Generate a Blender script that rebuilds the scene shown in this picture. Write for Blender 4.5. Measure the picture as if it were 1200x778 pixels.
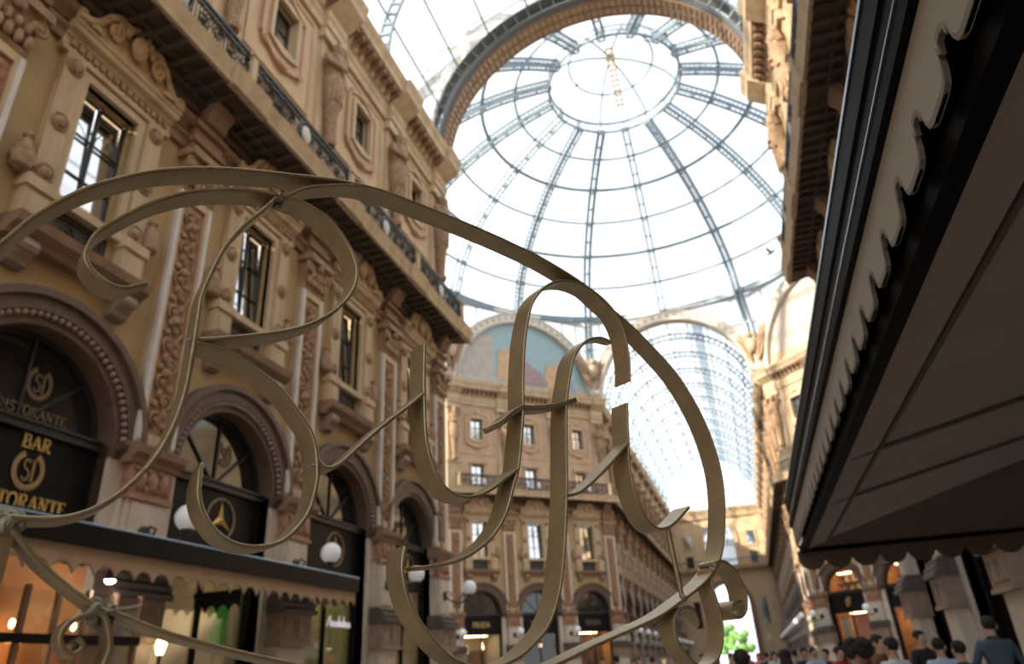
import bpy, bmesh, math, random
from mathutils import Vector, Matrix
PI = math.pi
random.seed(7)
scene = bpy.context.scene
COL = scene.collection
for o in list(bpy.data.objects): bpy.data.objects.remove(o)

# ------------------------------------------------------------------ camera, sky, sun, exposure
W_IMG, H_IMG, F_PX = 1200.0, 778.0, 823.9
YAW, PITCH, ROLL = -0.2842, 0.453, -0.0601
CAM = Vector((0, 0, 1.5))
FW = Vector((math.sin(YAW)*math.cos(PITCH), math.cos(YAW)*math.cos(PITCH), math.sin(PITCH)))
_r0 = Vector((math.cos(YAW), -math.sin(YAW), 0)); _u0 = _r0.cross(FW)
RT = _r0*math.cos(ROLL) + _u0*math.sin(ROLL)
UP = -_r0*math.sin(ROLL) + _u0*math.cos(ROLL)
cam_data = bpy.data.cameras.new('camera'); cam = bpy.data.objects.new('camera', cam_data); COL.objects.link(cam)
cam.matrix_world = Matrix(((RT.x, UP.x, -FW.x, CAM.x), (RT.y, UP.y, -FW.y, CAM.y), (RT.z, UP.z, -FW.z, CAM.z), (0, 0, 0, 1)))
cam_data.sensor_fit = 'HORIZONTAL'; cam_data.sensor_width = 36.0; cam_data.lens = F_PX*36.0/W_IMG
cam_data.clip_start = 0.02; cam_data.clip_end = 600
cam_data.dof.use_dof = True; cam_data.dof.focus_distance = 1.12; cam_data.dof.aperture_fstop = 4.6
scene.camera = cam

world = bpy.data.worlds.new('sky'); scene.world = world; world.use_nodes = True
_bg = world.node_tree.nodes['Background']; _bg.inputs[0].default_value = (0.90, 0.95, 1.0, 1); _bg.inputs[1].default_value = 3.6

sun_d = bpy.data.lights.new('sun', 'SUN'); sun_d.energy = 24.0; sun_d.angle = math.radians(1.5); sun_d.color = (1.0, 0.86, 0.66)
sun = bpy.data.objects.new('sun', sun_d); COL.objects.link(sun)
sun.rotation_euler = Vector((0.62, 0.60, -0.37)).to_track_quat('-Z', 'Y').to_euler(); sun.location = (-40, 0, 60)

scene.view_settings.view_transform = 'Standard'; scene.view_settings.look = 'None'
scene.view_settings.exposure = -0.9; scene.view_settings.gamma = 1.0; scene.view_settings.use_curve_mapping = False

# ------------------------------------------------------------------ pixel helpers (photo frame 1200 x 778)
def ray(x, y): return FW*F_PX + RT*(x-600.0) - UP*(y-389.0)
def on_plane(x, y, n, p0):
    d = ray(x, y); return CAM + d*(n.dot(p0-CAM)/n.dot(d))
def at_y(x, y, Y):
    d = ray(x, y); return CAM + d*((Y-CAM.y)/d.y)

# ------------------------------------------------------------------ materials
MATS = {}
def mat(name, col, rough=0.7, metal=0.0, var=0.0, scale=6.0, bump=0.0, bscale=40.0, emit=None, estr=0.0, col2=None, spec=0.5, detail=4.0, streak=False):
    m = bpy.data.materials.new(name); m.use_nodes = True; nt = m.node_tree
    b = nt.nodes['Principled BSDF']
    b.inputs['Roughness'].default_value = rough; b.inputs['Metallic'].default_value = metal
    b.inputs['Specular IOR Level'].default_value = spec
    c = (*col, 1)
    b.inputs['Base Color'].default_value = c
    if var > 0 or col2 or bump > 0:
        tc = nt.nodes.new('ShaderNodeTexCoord')
    if var > 0 or col2:
        n = nt.nodes.new('ShaderNodeTexNoise'); n.inputs['Scale'].default_value = scale; n.inputs['Detail'].default_value = detail
        if streak:
            mp = nt.nodes.new('ShaderNodeMapping'); mp.inputs['Scale'].default_value = (1, 1, 0.15)
            nt.links.new(tc.outputs['Object'], mp.inputs[0]); nt.links.new(mp.outputs[0], n.inputs['Vector'])
        else:
            nt.links.new(tc.outputs['Object'], n.inputs['Vector'])
        r = nt.nodes.new('ShaderNodeValToRGB')
        r.color_ramp.elements[0].position = 0.3; r.color_ramp.elements[1].position = 0.7
        c2 = col2 if col2 else tuple(min(1, x*(1+var)) for x in col)
        c1 = col if col2 else tuple(x*(1-var) for x in col)
        r.color_ramp.elements[0].color = (*c1, 1); r.color_ramp.elements[1].color = (*c2, 1)
        nt.links.new(n.outputs[0], r.inputs[0]); nt.links.new(r.outputs[0], b.inputs['Base Color'])
    if bump > 0:
        n2 = nt.nodes.new('ShaderNodeTexNoise'); n2.inputs['Scale'].default_value = bscale
        nt.links.new(tc.outputs['Object'], n2.inputs['Vector'])
        bp = nt.nodes.new('ShaderNodeBump'); bp.inputs['Strength'].default_value = bump; bp.inputs['Distance'].default_value = 0.02
        nt.links.new(n2.outputs[0], bp.inputs['Height']); nt.links.new(bp.outputs[0], b.inputs['Normal'])
    if emit:
        b.inputs['Emission Color'].default_value = (*emit, 1); b.inputs['Emission Strength'].default_value = estr
    MATS[name] = m
    return m
def glass_mat(name, tint=(0.95, 0.98, 1.0), gloss=0.08, haze=0.1, rough=0.03):
    m = bpy.data.materials.new(name); m.use_nodes = True; nt = m.node_tree
    for n in list(nt.nodes):
        if n.type != 'OUTPUT_MATERIAL': nt.nodes.remove(n)
    out = [n for n in nt.nodes if n.type == 'OUTPUT_MATERIAL'][0]
    t = nt.nodes.new('ShaderNodeBsdfTransparent'); t.inputs[0].default_value = (*tint, 1)
    g = nt.nodes.new('ShaderNodeBsdfGlossy'); g.inputs['Roughness'].default_value = rough; g.inputs[0].default_value = (1, 1, 1, 1)
    tl = nt.nodes.new('ShaderNodeBsdfTranslucent'); tl.inputs[0].default_value = (0.95, 0.97, 1, 1)
    m1 = nt.nodes.new('ShaderNodeMixShader'); m1.inputs[0].default_value = haze
    nt.links.new(t.outputs[0], m1.inputs[1]); nt.links.new(tl.outputs[0], m1.inputs[2])
    m2 = nt.nodes.new('ShaderNodeMixShader')
    fr = nt.nodes.new('ShaderNodeFresnel'); fr.inputs[0].default_value = 1.45
    mul = nt.nodes.new('ShaderNodeMath'); mul.operation = 'MULTIPLY'; mul.inputs[1].default_value = gloss*10
    nt.links.new(fr.outputs[0], mul.inputs[0]); nt.links.new(mul.outputs[0], m2.inputs[0])
    nt.links.new(m1.outputs[0], m2.inputs[1]); nt.links.new(g.outputs[0], m2.inputs[2])
    nt.links.new(m2.outputs[0], out.inputs[0])
    MATS[name] = m; return m

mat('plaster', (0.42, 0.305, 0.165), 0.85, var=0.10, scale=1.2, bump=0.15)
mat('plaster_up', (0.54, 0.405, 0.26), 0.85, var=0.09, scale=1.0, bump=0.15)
mat('plaster_rose', (0.50, 0.345, 0.235), 0.85, var=0.10, scale=1.0, bump=0.15)
mat('trim', (0.48, 0.37, 0.245), 0.75, var=0.18, scale=3, bump=0.15, streak=True)
mat('trim_brown', (0.235, 0.145, 0.095), 0.75, var=0.2, scale=3, bump=0.15)
mat('ornament', (0.30, 0.195, 0.12), 0.75, var=0.35, scale=9, bump=0.3)
mat('ornament_tan', (0.42, 0.30, 0.18), 0.75, var=0.3, scale=6, bump=0.3)
mat('terracotta', (0.34, 0.185, 0.105), 0.8, var=0.2, scale=8, bump=0.25)
mat('pale_stone', (0.50, 0.45, 0.39), 0.6, var=0.13, scale=2.5, bump=0.1)
mat('white_stone', (0.56, 0.54, 0.52), 0.6, var=0.08, scale=4)
mat('red_marble', (0.20, 0.085, 0.055), 0.45, col2=(0.38, 0.22, 0.14), scale=7)
mat('granite', (0.075, 0.062, 0.055), 0.4, var=0.3, scale=20)
mat('block_stone', (0.24, 0.175, 0.14), 0.55, var=0.2, scale=5)
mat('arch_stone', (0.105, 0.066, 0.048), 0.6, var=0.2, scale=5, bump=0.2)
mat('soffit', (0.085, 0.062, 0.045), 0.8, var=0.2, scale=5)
mat('iron', (0.035, 0.036, 0.038), 0.5, metal=0.3)
mat('black_paint', (0.008, 0.008, 0.009), 0.45, spec=0.12)
mat('dark_glass', (0.012, 0.014, 0.016), 0.06, spec=0.8)
m = mat('window_glass', (0.03, 0.04, 0.05), 0.04, spec=1.0); m.node_tree.nodes['Principled BSDF'].inputs['IOR'].default_value = 3.4
mat('panel_dark', (0.035, 0.036, 0.037), 0.55, var=0.3, scale=20)
mat('gold', (0.62, 0.42, 0.16), 0.4, metal=0.5)
mat('gold_mid', (0.34, 0.235, 0.11), 0.45, metal=0.4)
mat('gold_dim', (0.19, 0.15, 0.09), 0.5, metal=0.2)
mat('cream_fabric', (0.42, 0.30, 0.205), 0.9, var=0.05, scale=4)
mat('canopy_valance', (0.42, 0.39, 0.35), 0.9, var=0.05, scale=3)
mat('canopy_trim', (0.26, 0.24, 0.20), 0.9)
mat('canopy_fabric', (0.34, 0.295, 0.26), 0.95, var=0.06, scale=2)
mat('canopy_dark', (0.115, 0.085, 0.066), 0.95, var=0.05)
mat('beam_black', (0.006, 0.006, 0.007), 0.55, spec=0.04)
mat('beam_gloss', (0.010, 0.010, 0.011), 0.25, spec=0.4)
mat('gap_shade_black', (0.003, 0.003, 0.003), 0.9, spec=0.0)  # near-black colour that paints the shade of the canopy edge gap
mat('steel_edge', (0.22, 0.27, 0.34), 0.3, metal=0.7)
m = mat('bronze', (0.33, 0.265, 0.165), 0.40, metal=0.55, col2=(0.43, 0.34, 0.20), scale=18, bump=0.10, bscale=220, detail=6)
mat('weld', (0.34, 0.32, 0.27), 0.5, metal=0.3, var=0.3, scale=60, bump=0.4, bscale=200)
mat('dome_iron', (0.20, 0.26, 0.305), 0.55, metal=0.2, var=0.15, scale=2)
mat('arch_steel', (0.15, 0.165, 0.18), 0.5, metal=0.3)
mat('arch_tan', (0.42, 0.33, 0.23), 0.7, var=0.15, scale=3)
mat('white_frame', (0.62, 0.60, 0.56), 0.7, var=0.1, scale=3)
mat('spandrel', (0.78, 0.78, 0.76), 0.7, var=0.08, scale=5, bump=0.2, bscale=6)
mat('lamp_globe', (0.75, 0.77, 0.80), 0.25, emit=(0.95, 0.97, 1.0), estr=0.18)
mat('floor_stone', (0.30, 0.24, 0.19), 0.35, col2=(0.40, 0.35, 0.30), scale=0.6)
mat('room_beige', (0.55, 0.46, 0.33), 0.8, var=0.08, scale=1)
mat('room_orange', (0.50, 0.20, 0.075), 0.8, col2=(0.70, 0.36, 0.15), scale=2.5)
mat('room_dark', (0.16, 0.09, 0.06), 0.8, var=0.4, scale=2)
mat('room_green', (0.42, 0.42, 0.18), 0.8, var=0.1, scale=1)
mat('bulb', (1, 0.9, 0.7), 0.5, emit=(1.0, 0.70, 0.36), estr=14)
mat('bulb_white', (1, 1, 0.95), 0.5, emit=(1.0, 0.95, 0.85), estr=60)
mat('panel_light', (1, 0.9, 0.7), 0.5, emit=(1.0, 0.78, 0.50), estr=14)
mat('white_sign', (0.8, 0.8, 0.85), 0.5, emit=(0.9, 0.9, 1.0), estr=0.5)
mat('green_display', (0.10, 0.55, 0.08), 0.5, emit=(0.08, 0.6, 0.06), estr=0.25)
mat('pink', (0.75, 0.04, 0.16), 0.6); mat('pinkish', (0.7, 0.35, 0.35), 0.6)
mat('paper', (0.6, 0.62, 0.68), 0.6); mat('salmon', (0.75, 0.30, 0.20), 0.6)
mat('leaf', (0.10, 0.22, 0.05), 0.7, var=0.4, scale=3)
mat('bark', (0.10, 0.07, 0.05), 0.9)
mat('paving', (0.45, 0.43, 0.40), 0.8)
mat('pigeon', (0.04, 0.045, 0.05), 0.7)
mat('ladder', (0.60, 0.42, 0.22), 0.6)
mat('mosaic_sky', (0.28, 0.40, 0.44), 0.5, var=0.10, scale=3)
mat('mosaic_ground', (0.36, 0.36, 0.37), 0.5, col2=(0.46, 0.42, 0.40), scale=2)
mat('mosaic_wall', (0.42, 0.36, 0.32), 0.5, var=0.1, scale=2)
mat('mosaic_ochre', (0.50, 0.33, 0.19), 0.5, var=0.15, scale=4)
mat('mosaic_mauve', (0.30, 0.20, 0.21), 0.5, var=0.15, scale=4)
mat('mosaic_blue', (0.22, 0.28, 0.38), 0.5, var=0.2, scale=5)
glass_mat('roof_glass', (0.96, 0.985, 1.0), 0.02, 0.10)
glass_mat('shop_glass', (0.92, 0.94, 0.94), 0.07, 0.0)
mat('skin', (0.52, 0.33, 0.24), 0.6)

# ------------------------------------------------------------------ mesh helpers
class MB:
    def __init__(s): s.v = []; s.f = []
    def add(s, vs, fs):
        b = len(s.v); s.v += [tuple(p) for p in vs]; s.f += [tuple(b+i for i in f) for f in fs]; return s
    def box(s, x0, x1, y0, y1, z0, z1):
        return s.add([(x0,y0,z0),(x1,y0,z0),(x1,y1,z0),(x0,y1,z0),(x0,y0,z1),(x1,y0,z1),(x1,y1,z1),(x0,y1,z1)],
                     [(0,3,2,1),(4,5,6,7),(0,1,5,4),(1,2,6,5),(2,3,7,6),(3,0,4,7)])
    def bar(s, a, b, w, h, up=(0, 0, 1)):
        a = Vector(a); b = Vector(b); d = (b-a)
        if d.length < 1e-6: return s
        d.normalize(); u = Vector(up)
        if abs(d.dot(u)) > 0.98: u = Vector((1, 0, 0))
        sd = d.cross(u).normalized(); u = sd.cross(d).normalized()
        vs = []
        for p in (a, b):
            for i, j in ((-1,-1),(1,-1),(1,1),(-1,1)): vs.append(p + sd*(i*w/2) + u*(j*h/2))
        return s.add(vs, [(0,1,2,3),(7,6,5,4),(0,4,5,1),(1,5,6,2),(2,6,7,3),(3,7,4,0)])
    def prof(s, P, u0, u1, k0=0.0, k1=0.0):
        """closed (y,z) profile extruded along x; k = mitre at an end"""
        n = len(P); vs = [(u0-k0*(-y), y, z) for y, z in P] + [(u1+k1*(-y), y, z) for y, z in P]
        fs = [(i, (i+1) % n, n+(i+1) % n, n+i) for i in range(n)] + [tuple(range(n-1, -1, -1)), tuple(range(n, 2*n))]
        return s.add(vs, fs)
    def poly_y(s, P, y0, y1):
        """closed (x,z) outline extruded along y"""
        n = len(P); vs = [(x, y0, z) for x, z in P] + [(x, y1, z) for x, z in P]
        fs = [(i, (i+1) % n, n+(i+1) % n, n+i) for i in range(n)] + [tuple(range(n-1, -1, -1)), tuple(range(n, 2*n))]
        return s.add(vs, fs)
    def ring_y(s, A, B, y0, y1, closed=True):
        """band between two (x,z) outlines of equal length, thickness y0..y1"""
        n = len(A); vs = []
        for y in (y0, y1):
            vs += [(x, y, z) for x, z in A] + [(x, y, z) for x, z in B]
        fs = []; rng = n if closed else n-1
        for i in range(rng):
            j = (i+1) % n
            fs += [(i, j, n+j, n+i), (2*n+i, 3*n+i, 3*n+j, 2*n+j), (i, 2*n+i, 2*n+j, j), (n+i, n+j, 3*n+j, 3*n+i)]
        if not closed:
            fs += [(0, n, 3*n, 2*n), (n-1, 3*n-1, 4*n-1, 2*n-1)]
        return s.add(vs, fs)
    def lathe(s, P, c=(0, 0, 0), n=12, caps=True):
        vs = []; fs = []; m = len(P)
        for i in range(n):
            a = 2*PI*i/n
            for r, z in P: vs.append((c[0]+r*math.cos(a), c[1]+r*math.sin(a), c[2]+z))
        for i in range(n):
            j = (i+1) % n
            for k in range(m-1): fs.append((i*m+k, j*m+k, j*m+k+1, i*m+k+1))
        if caps: fs.append(tuple(i*m for i in range(n))[::-1]); fs.append(tuple(i*m+m-1 for i in range(n)))
        return s.add(vs, fs)
    def ball(s, c, r, n=8, m=6):
        if not isinstance(r, (tuple, list)): r = (r, r, r)
        vs = [(c[0], c[1], c[2]+r[2])]; fs = []
        for i in range(1, m):
            t = PI*i/m
            for j in range(n):
                a = 2*PI*j/n
                vs.append((c[0]+r[0]*math.sin(t)*math.cos(a), c[1]+r[1]*math.sin(t)*math.sin(a), c[2]+r[2]*math.cos(t)))
        vs.append((c[0], c[1], c[2]-r[2]))
        for j in range(n): fs.append((0, 1+j, 1+(j+1) % n))
        for i in range(m-2):
            for j in range(n):
                a = 1+i*n+j; b = 1+i*n+(j+1) % n; fs.append((a, a+n, b+n, b))
        e = len(vs)-1
        for j in range(n): fs.append((e, 1+(m-2)*n+(j+1) % n, 1+(m-2)*n+j))
        return s.add(vs, fs)
    def tube(s, pts, r, n=6, closed=False):
        P = [Vector(p) for p in pts]; m = len(P); vs = []; fs = []
        prev = None
        for i, p in enumerate(P):
            if closed: d = P[(i+1) % m]-P[i-1]
            else: d = P[min(i+1, m-1)]-P[max(i-1, 0)]
            d.normalize()
            if prev is None:
                u = Vector((0, 0, 1)) if abs(d.z) < 0.9 else Vector((1, 0, 0))
            else: u = prev
            u = (u-d*u.dot(d)).normalized(); prev = u; w = d.cross(u)
            rr = r[i] if isinstance(r, (list, tuple)) else r
            for k in range(n):
                a = 2*PI*k/n; vs.append(p+u*(rr*math.cos(a))+w*(rr*math.sin(a)))
        for i in range(m if closed else m-1):
            i2 = (i+1) % m
            for k in range(n):
                k2 = (k+1) % n; fs.append((i*n+k, i*n+k2, i2*n+k2, i2*n+k))
        if not closed: fs += [tuple(range(n-1, -1, -1)), tuple((m-1)*n+k for k in range(n))]
        return s.add(vs, fs)
    def mesh(s, name, mt, smooth=False):
        me = bpy.data.meshes.new(name); me.from_pydata(s.v, [], s.f)
        bm = bmesh.new(); bm.from_mesh(me); bmesh.ops.recalc_face_normals(bm, faces=bm.faces); bm.to_mesh(me); bm.free()
        me.materials.append(MATS[mt] if isinstance(mt, str) else mt)
        if smooth:
            me.shade_smooth()
            try: me.set_sharp_from_angle(angle=math.radians(40))
            except Exception: pass
        return me
def inst(name, me, parent=None, loc=(0, 0, 0), rz=0.0):
    o = bpy.data.objects.new(name, me); COL.objects.link(o)
    o.location = loc; o.rotation_euler = (0, 0, rz)
    if parent: o.parent = parent
    return o
def obj(name, mb, mt, parent=None, smooth=False, loc=(0, 0, 0), rz=0.0):
    return inst(name, mb.mesh(name, mt, smooth), parent, loc, rz)
def tag(o, label=None, cat=None, group=None, kind=None):
    if label: o['label'] = label
    if cat: o['category'] = cat
    if group: o['group'] = group
    if kind: o['kind'] = kind
    return o
def thing(name, label, cat, loc=(0, 0, 0), rz=0.0, group=None):
    return tag(inst(name, None, None, loc, rz), label, cat, group)
def arc(cx, cz, r, a0, a1, n): return [(cx+r*math.cos(a0+(a1-a0)*i/n), cz+r*math.sin(a0+(a1-a0)*i/n)) for i in range(n+1)]

# ------------------------------------------------------------------ setting: plan of the arcade
AX, HW = -2.70, 7.25               # axis and half width of the arms
YC, AP = 40.4, 16.8                # octagon centre and apothem
XL, XR = AX-HW, AX+HW
Y0, Y1, YE = YC-AP, YC+AP, 112.0
K = math.tan(PI/8)
ZC, ZB = 22.4, 13.55               # cornice top, balcony soffit

fl = obj('floor', MB().box(-45, 45, -40, 125, -0.3, 0.0), 'floor_stone'); tag(fl, 'pale and brown polished stone floor of the arcade', 'floor', kind='structure')

# ---- wall panel with openings for one bay, local frame: x along wall, y into wall, z up
ARW, ARZ = 1.50, 5.40              # shop arch half width and springing
HOLES = [(0.60, 8.35, 11.75), (0.50, 14.15, 15.95), (0.52, 17.95, 19.60)]
def wall_bay(mb, c, u0, u1, holes=HOLES):
    zt = 7.7
    N = 20; A = arc(c, ARZ, ARW, PI, 0, N)
    # outline points of the bounding rectangle matched to the arch
    B = []
    for x, z in A:
        a = math.atan2(z-ARZ, x-c)
        hx = (u1-c) if x >= c else (c-u0); hz = zt-ARZ
        ca, sa = abs(math.cos(a)), abs(math.sin(a))
        t = min(hx/ca if ca > 1e-6 else 1e9, hz/sa if sa > 1e-6 else 1e9)
        B.append((c+t*math.cos(a), ARZ+t*math.sin(a)))
    ang0 = math.atan2(zt-ARZ, c-u0)
    vs = [(x, 0, z) for x, z in A] + [(x, 0, z) for x, z in B]; n = len(A)
    fs = []
    for i in range(n-1):
        fs.append((i, i+1, n+i+1, n+i))
    k = len(vs); vs += [(u0, 0, zt), (u1, 0, zt)]
    for i in range(n-1):   # fill the two upper corners
        if abs(B[i][0]-u0) < 1e-6 and abs(B[i+1][1]-zt) < 1e-6 and abs(B[i][1]-zt) > 1e-6: fs.append((n+i, n+i+1, k))
        if abs(B[i+1][0]-u1) < 1e-6 and abs(B[i][1]-zt) < 1e-6 and abs(B[i+1][1]-zt) > 1e-6: fs.append((n+i, n+i+1, k+1))
    mb.add(vs, fs)
    for a, b in ((u0, c-ARW), (c+ARW, u1)): mb.add([(a, 0, 0), (b, 0, 0), (b, 0, ARZ), (a, 0, ARZ)], [(0, 1, 2, 3)])
    D = 0.45
    P = [(c-ARW, 0)] + A + [(c+ARW, 0)]
    vs = [(x, 0, z) for x, z in P] + [(x, D, z) for x, z in P]; q = len(P)
    mb.add(vs, [(i, i+1, q+i+1, q+i) for i in range(q-1)])
    z = zt
    for hw, za, zb in holes:
        mb.add([(u0,0,z),(u1,0,z),(u1,0,za),(u0,0,za)], [(0,1,2,3)])
        for a, b in ((u0, c-hw), (c+hw, u1)): mb.add([(a,0,za),(b,0,za),(b,0,zb),(a,0,zb)], [(0,1,2,3)])
        d = 0.30
        mb.add([(c-hw,0,za),(c+hw,0,za),(c+hw,0,zb),(c-hw,0,zb),(c-hw,d,za),(c+hw,d,za),(c+hw,d,zb),(c-hw,d,zb)], [(0,1,5,4),(1,2,6,5),(2,3,7,6),(3,0,4,7)])
        z = zb
    mb.add([(u0,0,z),(u1,0,z),(u1,0,ZC),(u0,0,ZC)], [(0,1,2,3)])

# ------------------------------------------------------------------ shared facade part meshes (origin: bay or pilaster centre, z=0 floor)
PM = {}
def reg(k, mb, mt, smooth=False): PM[k] = mb.mesh(k, mt, smooth)
def scroll(c, r0, turns, y, sgn=1, n=22, a0=0.0):
    pts = []
    for i in range(n):
        t = i/(n-1); a = a0+sgn*t*turns*2*PI; r = r0*(1-0.82*t)
        pts.append((c[0]+r*math.cos(a), y, c[1]+r*math.sin(a)))
    return pts
# --- pilaster: lower order
m = MB(); m.box(-0.50, 0.50, -0.36, 0.05, 0, 2.35); reg('pil_plinth', m, 'pale_stone')
m = MB(); m.box(-0.58, 0.58, -0.46, 0.05, 2.35, 2.95); m.box(-0.62, 0.62, -0.50, 0.05, 2.30, 2.38)
for x0, x1 in ((-0.48, -0.04), (0.04, 0.48)):
    m.ring_y([(x0, 2.47), (x1, 2.47), (x1, 2.86), (x0, 2.86)], [(x0+0.05, 2.52), (x1-0.05, 2.52), (x1-0.05, 2.81), (x0+0.05, 2.81)], -0.485, -0.45)
reg('pil_block', m, 'block_stone')
m = MB(); m.prof([(0.05, 2.95), (-0.56, 2.95), (-0.58, 3.03), (-0.50, 3.08), (-0.54, 3.16), (-0.44, 3.22), (-0.46, 3.30), (-0.36, 3.36), (0.05, 3.36)], -0.62, 0.62); reg('pil_base', m, 'granite')
m = MB(); m.box(-0.44, 0.44, -0.28, 0.05, 3.36, 4.56); m.box(-0.50, -0.40, -0.20, 0.05, 3.36, 4.56); m.box(0.40, 0.50, -0.20, 0.05, 3.36, 4.56); m.box(-0.36, 0.36, -0.31, -0.27, 3.42, 4.50); reg('pil_shaft', m, 'pale_stone')
m = MB(); m.box(-0.48, 0.48, -0.30, 0.05, 4.60, 5.16); m.box(-0.52, 0.52, -0.34, 0.05, 4.54, 4.62)
for x in (-0.26, 0, 0.26):
    m.ball((x, -0.31, 4.88), (0.11, 0.06, 0.20), 8, 5); m.ball((x-0.12, -0.31, 5.06), (0.05, 0.05, 0.05), 6, 4); m.ball((x+0.12, -0.31, 4.74), (0.05, 0.05, 0.05), 6, 4)
reg('pil_capital_low', m, 'red_marble', True)
m = MB(); m.prof([(0.05, 5.14), (-0.34, 5.14), (-0.36, 5.22), (-0.46, 5.30), (-0.48, 5.42), (-0.30, 5.50), (0.05, 5.52)], -0.60, 0.60); reg('pil_impost', m, 'trim_brown')
# --- pilaster: giant order with carved panel
m = MB(); m.box(-0.46, 0.46, -0.14, 0.05, 5.5, 11.1)
m.ring_y([(-0.46, 5.55), (0.46, 5.55), (0.46, 11.05), (-0.46, 11.05)], [(-0.31, 5.75), (0.31, 5.75), (0.31, 10.85), (-0.31, 10.85)], -0.22, -0.10)
reg('giant_shaft', m, 'trim')
m = MB(); m.box(-0.465, -0.37, -0.235, -0.13, 5.6, 11.0); m.box(0.37, 0.465, -0.235, -0.13, 5.6, 11.0); reg('giant_border', m, 'white_stone')
m = MB(); m.box(-0.31, 0.31, -0.155, -0.13, 5.75, 10.85); reg('giant_panel', m, 'terracotta')
m = MB(); z = 5.95; i = 0
while z < 10.7:
    s = 1 if i % 2 else -1
    m.tube(scroll((0.07*s, z+0.12), 0.17, 1.3, -0.19, s, 14, a0=-PI/2), 0.028, 5)
    m.ball((-0.15*s, -0.18, z+0.02), (0.09, 0.05, 0.07), 6, 4); m.ball((-0.10*s, -0.18, z+0.24), (0.06, 0.05, 0.10), 6, 4)
    m.ball((0.07*s, -0.19, z+0.12), (0.06, 0.05, 0.06), 6, 4)
    if i % 3 == 2: m.ball((0, -0.20, z+0.30), (0.13, 0.07, 0.10), 8, 5)
    z += 0.37; i += 1
reg('giant_relief', m, 'ornament', True)
m = MB(); m.prof([(0.05, 11.05), (-0.24, 11.05), (-0.28, 11.12), (-0.22, 11.18), (-0.34, 11.85), (-0.42, 11.9), (-0.42, 12.02), (0.05, 12.02)], -0.44, 0.44)
m.box(-0.56, 0.56, -0.46, 0.05, 11.86, 12.04)
for s in (-1, 1):
    m.tube(scroll((0.42*s, 11.66), 0.17, 1.6, -0.34, -s, 16, a0=PI/2), 0.045, 5); m.ball((0.42*s, -0.34, 11.66), 0.07, 6, 5)
for k in range(5): m.ball((-0.36+0.18*k, -0.30, 11.28), (0.085, 0.07, 0.16), 6, 5)
for k in range(4): m.ball((-0.27+0.18*k, -0.33, 11.50), (0.075, 0.07, 0.13), 6, 5)
m.ball((0, -0.40, 11.78), (0.13, 0.08, 0.12), 8, 5)
reg('giant_capital', m, 'ornament', True)
m = MB(); m.box(-0.44, 0.44, -0.26, 0.05, 12.04, 13.0); m.box(-0.50, 0.50, -0.34, 0.05, 12.30, 12.46); m.box(-0.50, 0.50, -0.36, 0.05, 12.72, 12.86)
m.prof([(0.05, 12.95), (-0.30, 12.95), (-0.42, 13.10), (-0.62, 13.40), (-0.62, 13.56), (0.05, 13.56)], -0.30, 0.30)
m.tube([(-0.31, -0.46, 13.36), (0.31, -0.46, 13.36)], 0.13, 8); m.tube([(-0.31, -0.34, 13.06), (0.31, -0.34, 13.06)], 0.10, 8)
reg('giant_bracket', m, 'trim_brown')
# --- upper order
m = MB(); m.box(-0.48, 0.48, -0.12, 0.05, 13.9, 20.7); m.box(-0.55, 0.55, -0.20, 0.05, 13.9, 16.0); m.box(-0.60, 0.60, -0.26, 0.05, 15.95, 16.15)
m.box(-0.58, 0.58, -0.28, 0.05, 20.3, 20.7); reg('upper_strip', m, 'trim')
m = MB(); n = 10
m.lathe([(0.20, 16.15), (0.24, 16.3), (0.15, 16.4), (0.24, 17.6), (0.30, 17.7), (0.27, 17.9), (0.33, 18.1), (0.38, 18.7), (0.30, 18.85), (0.33, 19.0), (0.40, 19.5), (0.34, 19.72), (0.13, 19.82), (0.12, 19.95)], (0, -0.32, 0), n)
m.ball((0, -0.42, 20.1), (0.19, 0.21, 0.25), 10, 8); m.ball((0, -0.62, 20.02), (0.05, 0.07, 0.08), 6, 4); m.ball((0, -0.56, 19.90), (0.13, 0.09, 0.13), 6, 5)
m.tube([(-0.36, -0.30, 19.6), (-0.48, -0.45, 19.2), (-0.25, -0.68, 19.05), (0.10, -0.72, 19.15)], [0.12, 0.11, 0.09, 0.07], 6)
m.tube([(0.36, -0.30, 19.6), (0.50, -0.42, 19.9), (0.32, -0.44, 20.3), (0.12, -0.40, 20.35)], [0.12, 0.11, 0.09, 0.07], 6)
m.tube([(-0.30, -0.55, 19.6), (0.0, -0.66, 18.95), (0.34, -0.55, 18.6)], 0.07, 6)
for k in range(7):
    a = -PI*0.05-PI*0.9*k/6; m.tube([(0.33*math.cos(a), -0.32+0.33*math.sin(a), 18.75), (0.28*math.cos(a), -0.32+0.30*math.sin(a), 17.75)], 0.05, 5)
reg('herm', m, 'ornament', True)
# --- shop arch
def arch_ring(r0, r1, y0, y1, n=28): return MB().ring_y(arc(0, ARZ, r0, 0, PI, n), arc(0, ARZ, r1, 0, PI, n), y0, y1, closed=False)
m = arch_ring(1.50, 1.72, -0.08, 0.30)
mm = arch_ring(1.72, 1.95, -0.16, 0.1); m.add(mm.v, mm.f); mm = arch_ring(1.95, 2.08, -0.24, 0.1); m.add(mm.v, mm.f)
for s in (-1, 1):
    x0, x1 = (1.50, 2.02) if s > 0 else (-2.02, -1.50)
    m.prof([(0.3, 5.18), (-0.10, 5.18), (-0.14, 5.26), (-0.24, 5.32), (-0.26, 5.42), (0.3, 5.44)], x0, x1)
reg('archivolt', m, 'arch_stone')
m = MB()
for k in range(41):
    a = PI*k/40; m.ball((1.66*math.cos(a), -0.12, ARZ+1.66*math.sin(a)), (0.055, 0.06, 0.055), 6, 4)
reg('bead_moulding', m, 'block_stone')
m = MB()
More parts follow.
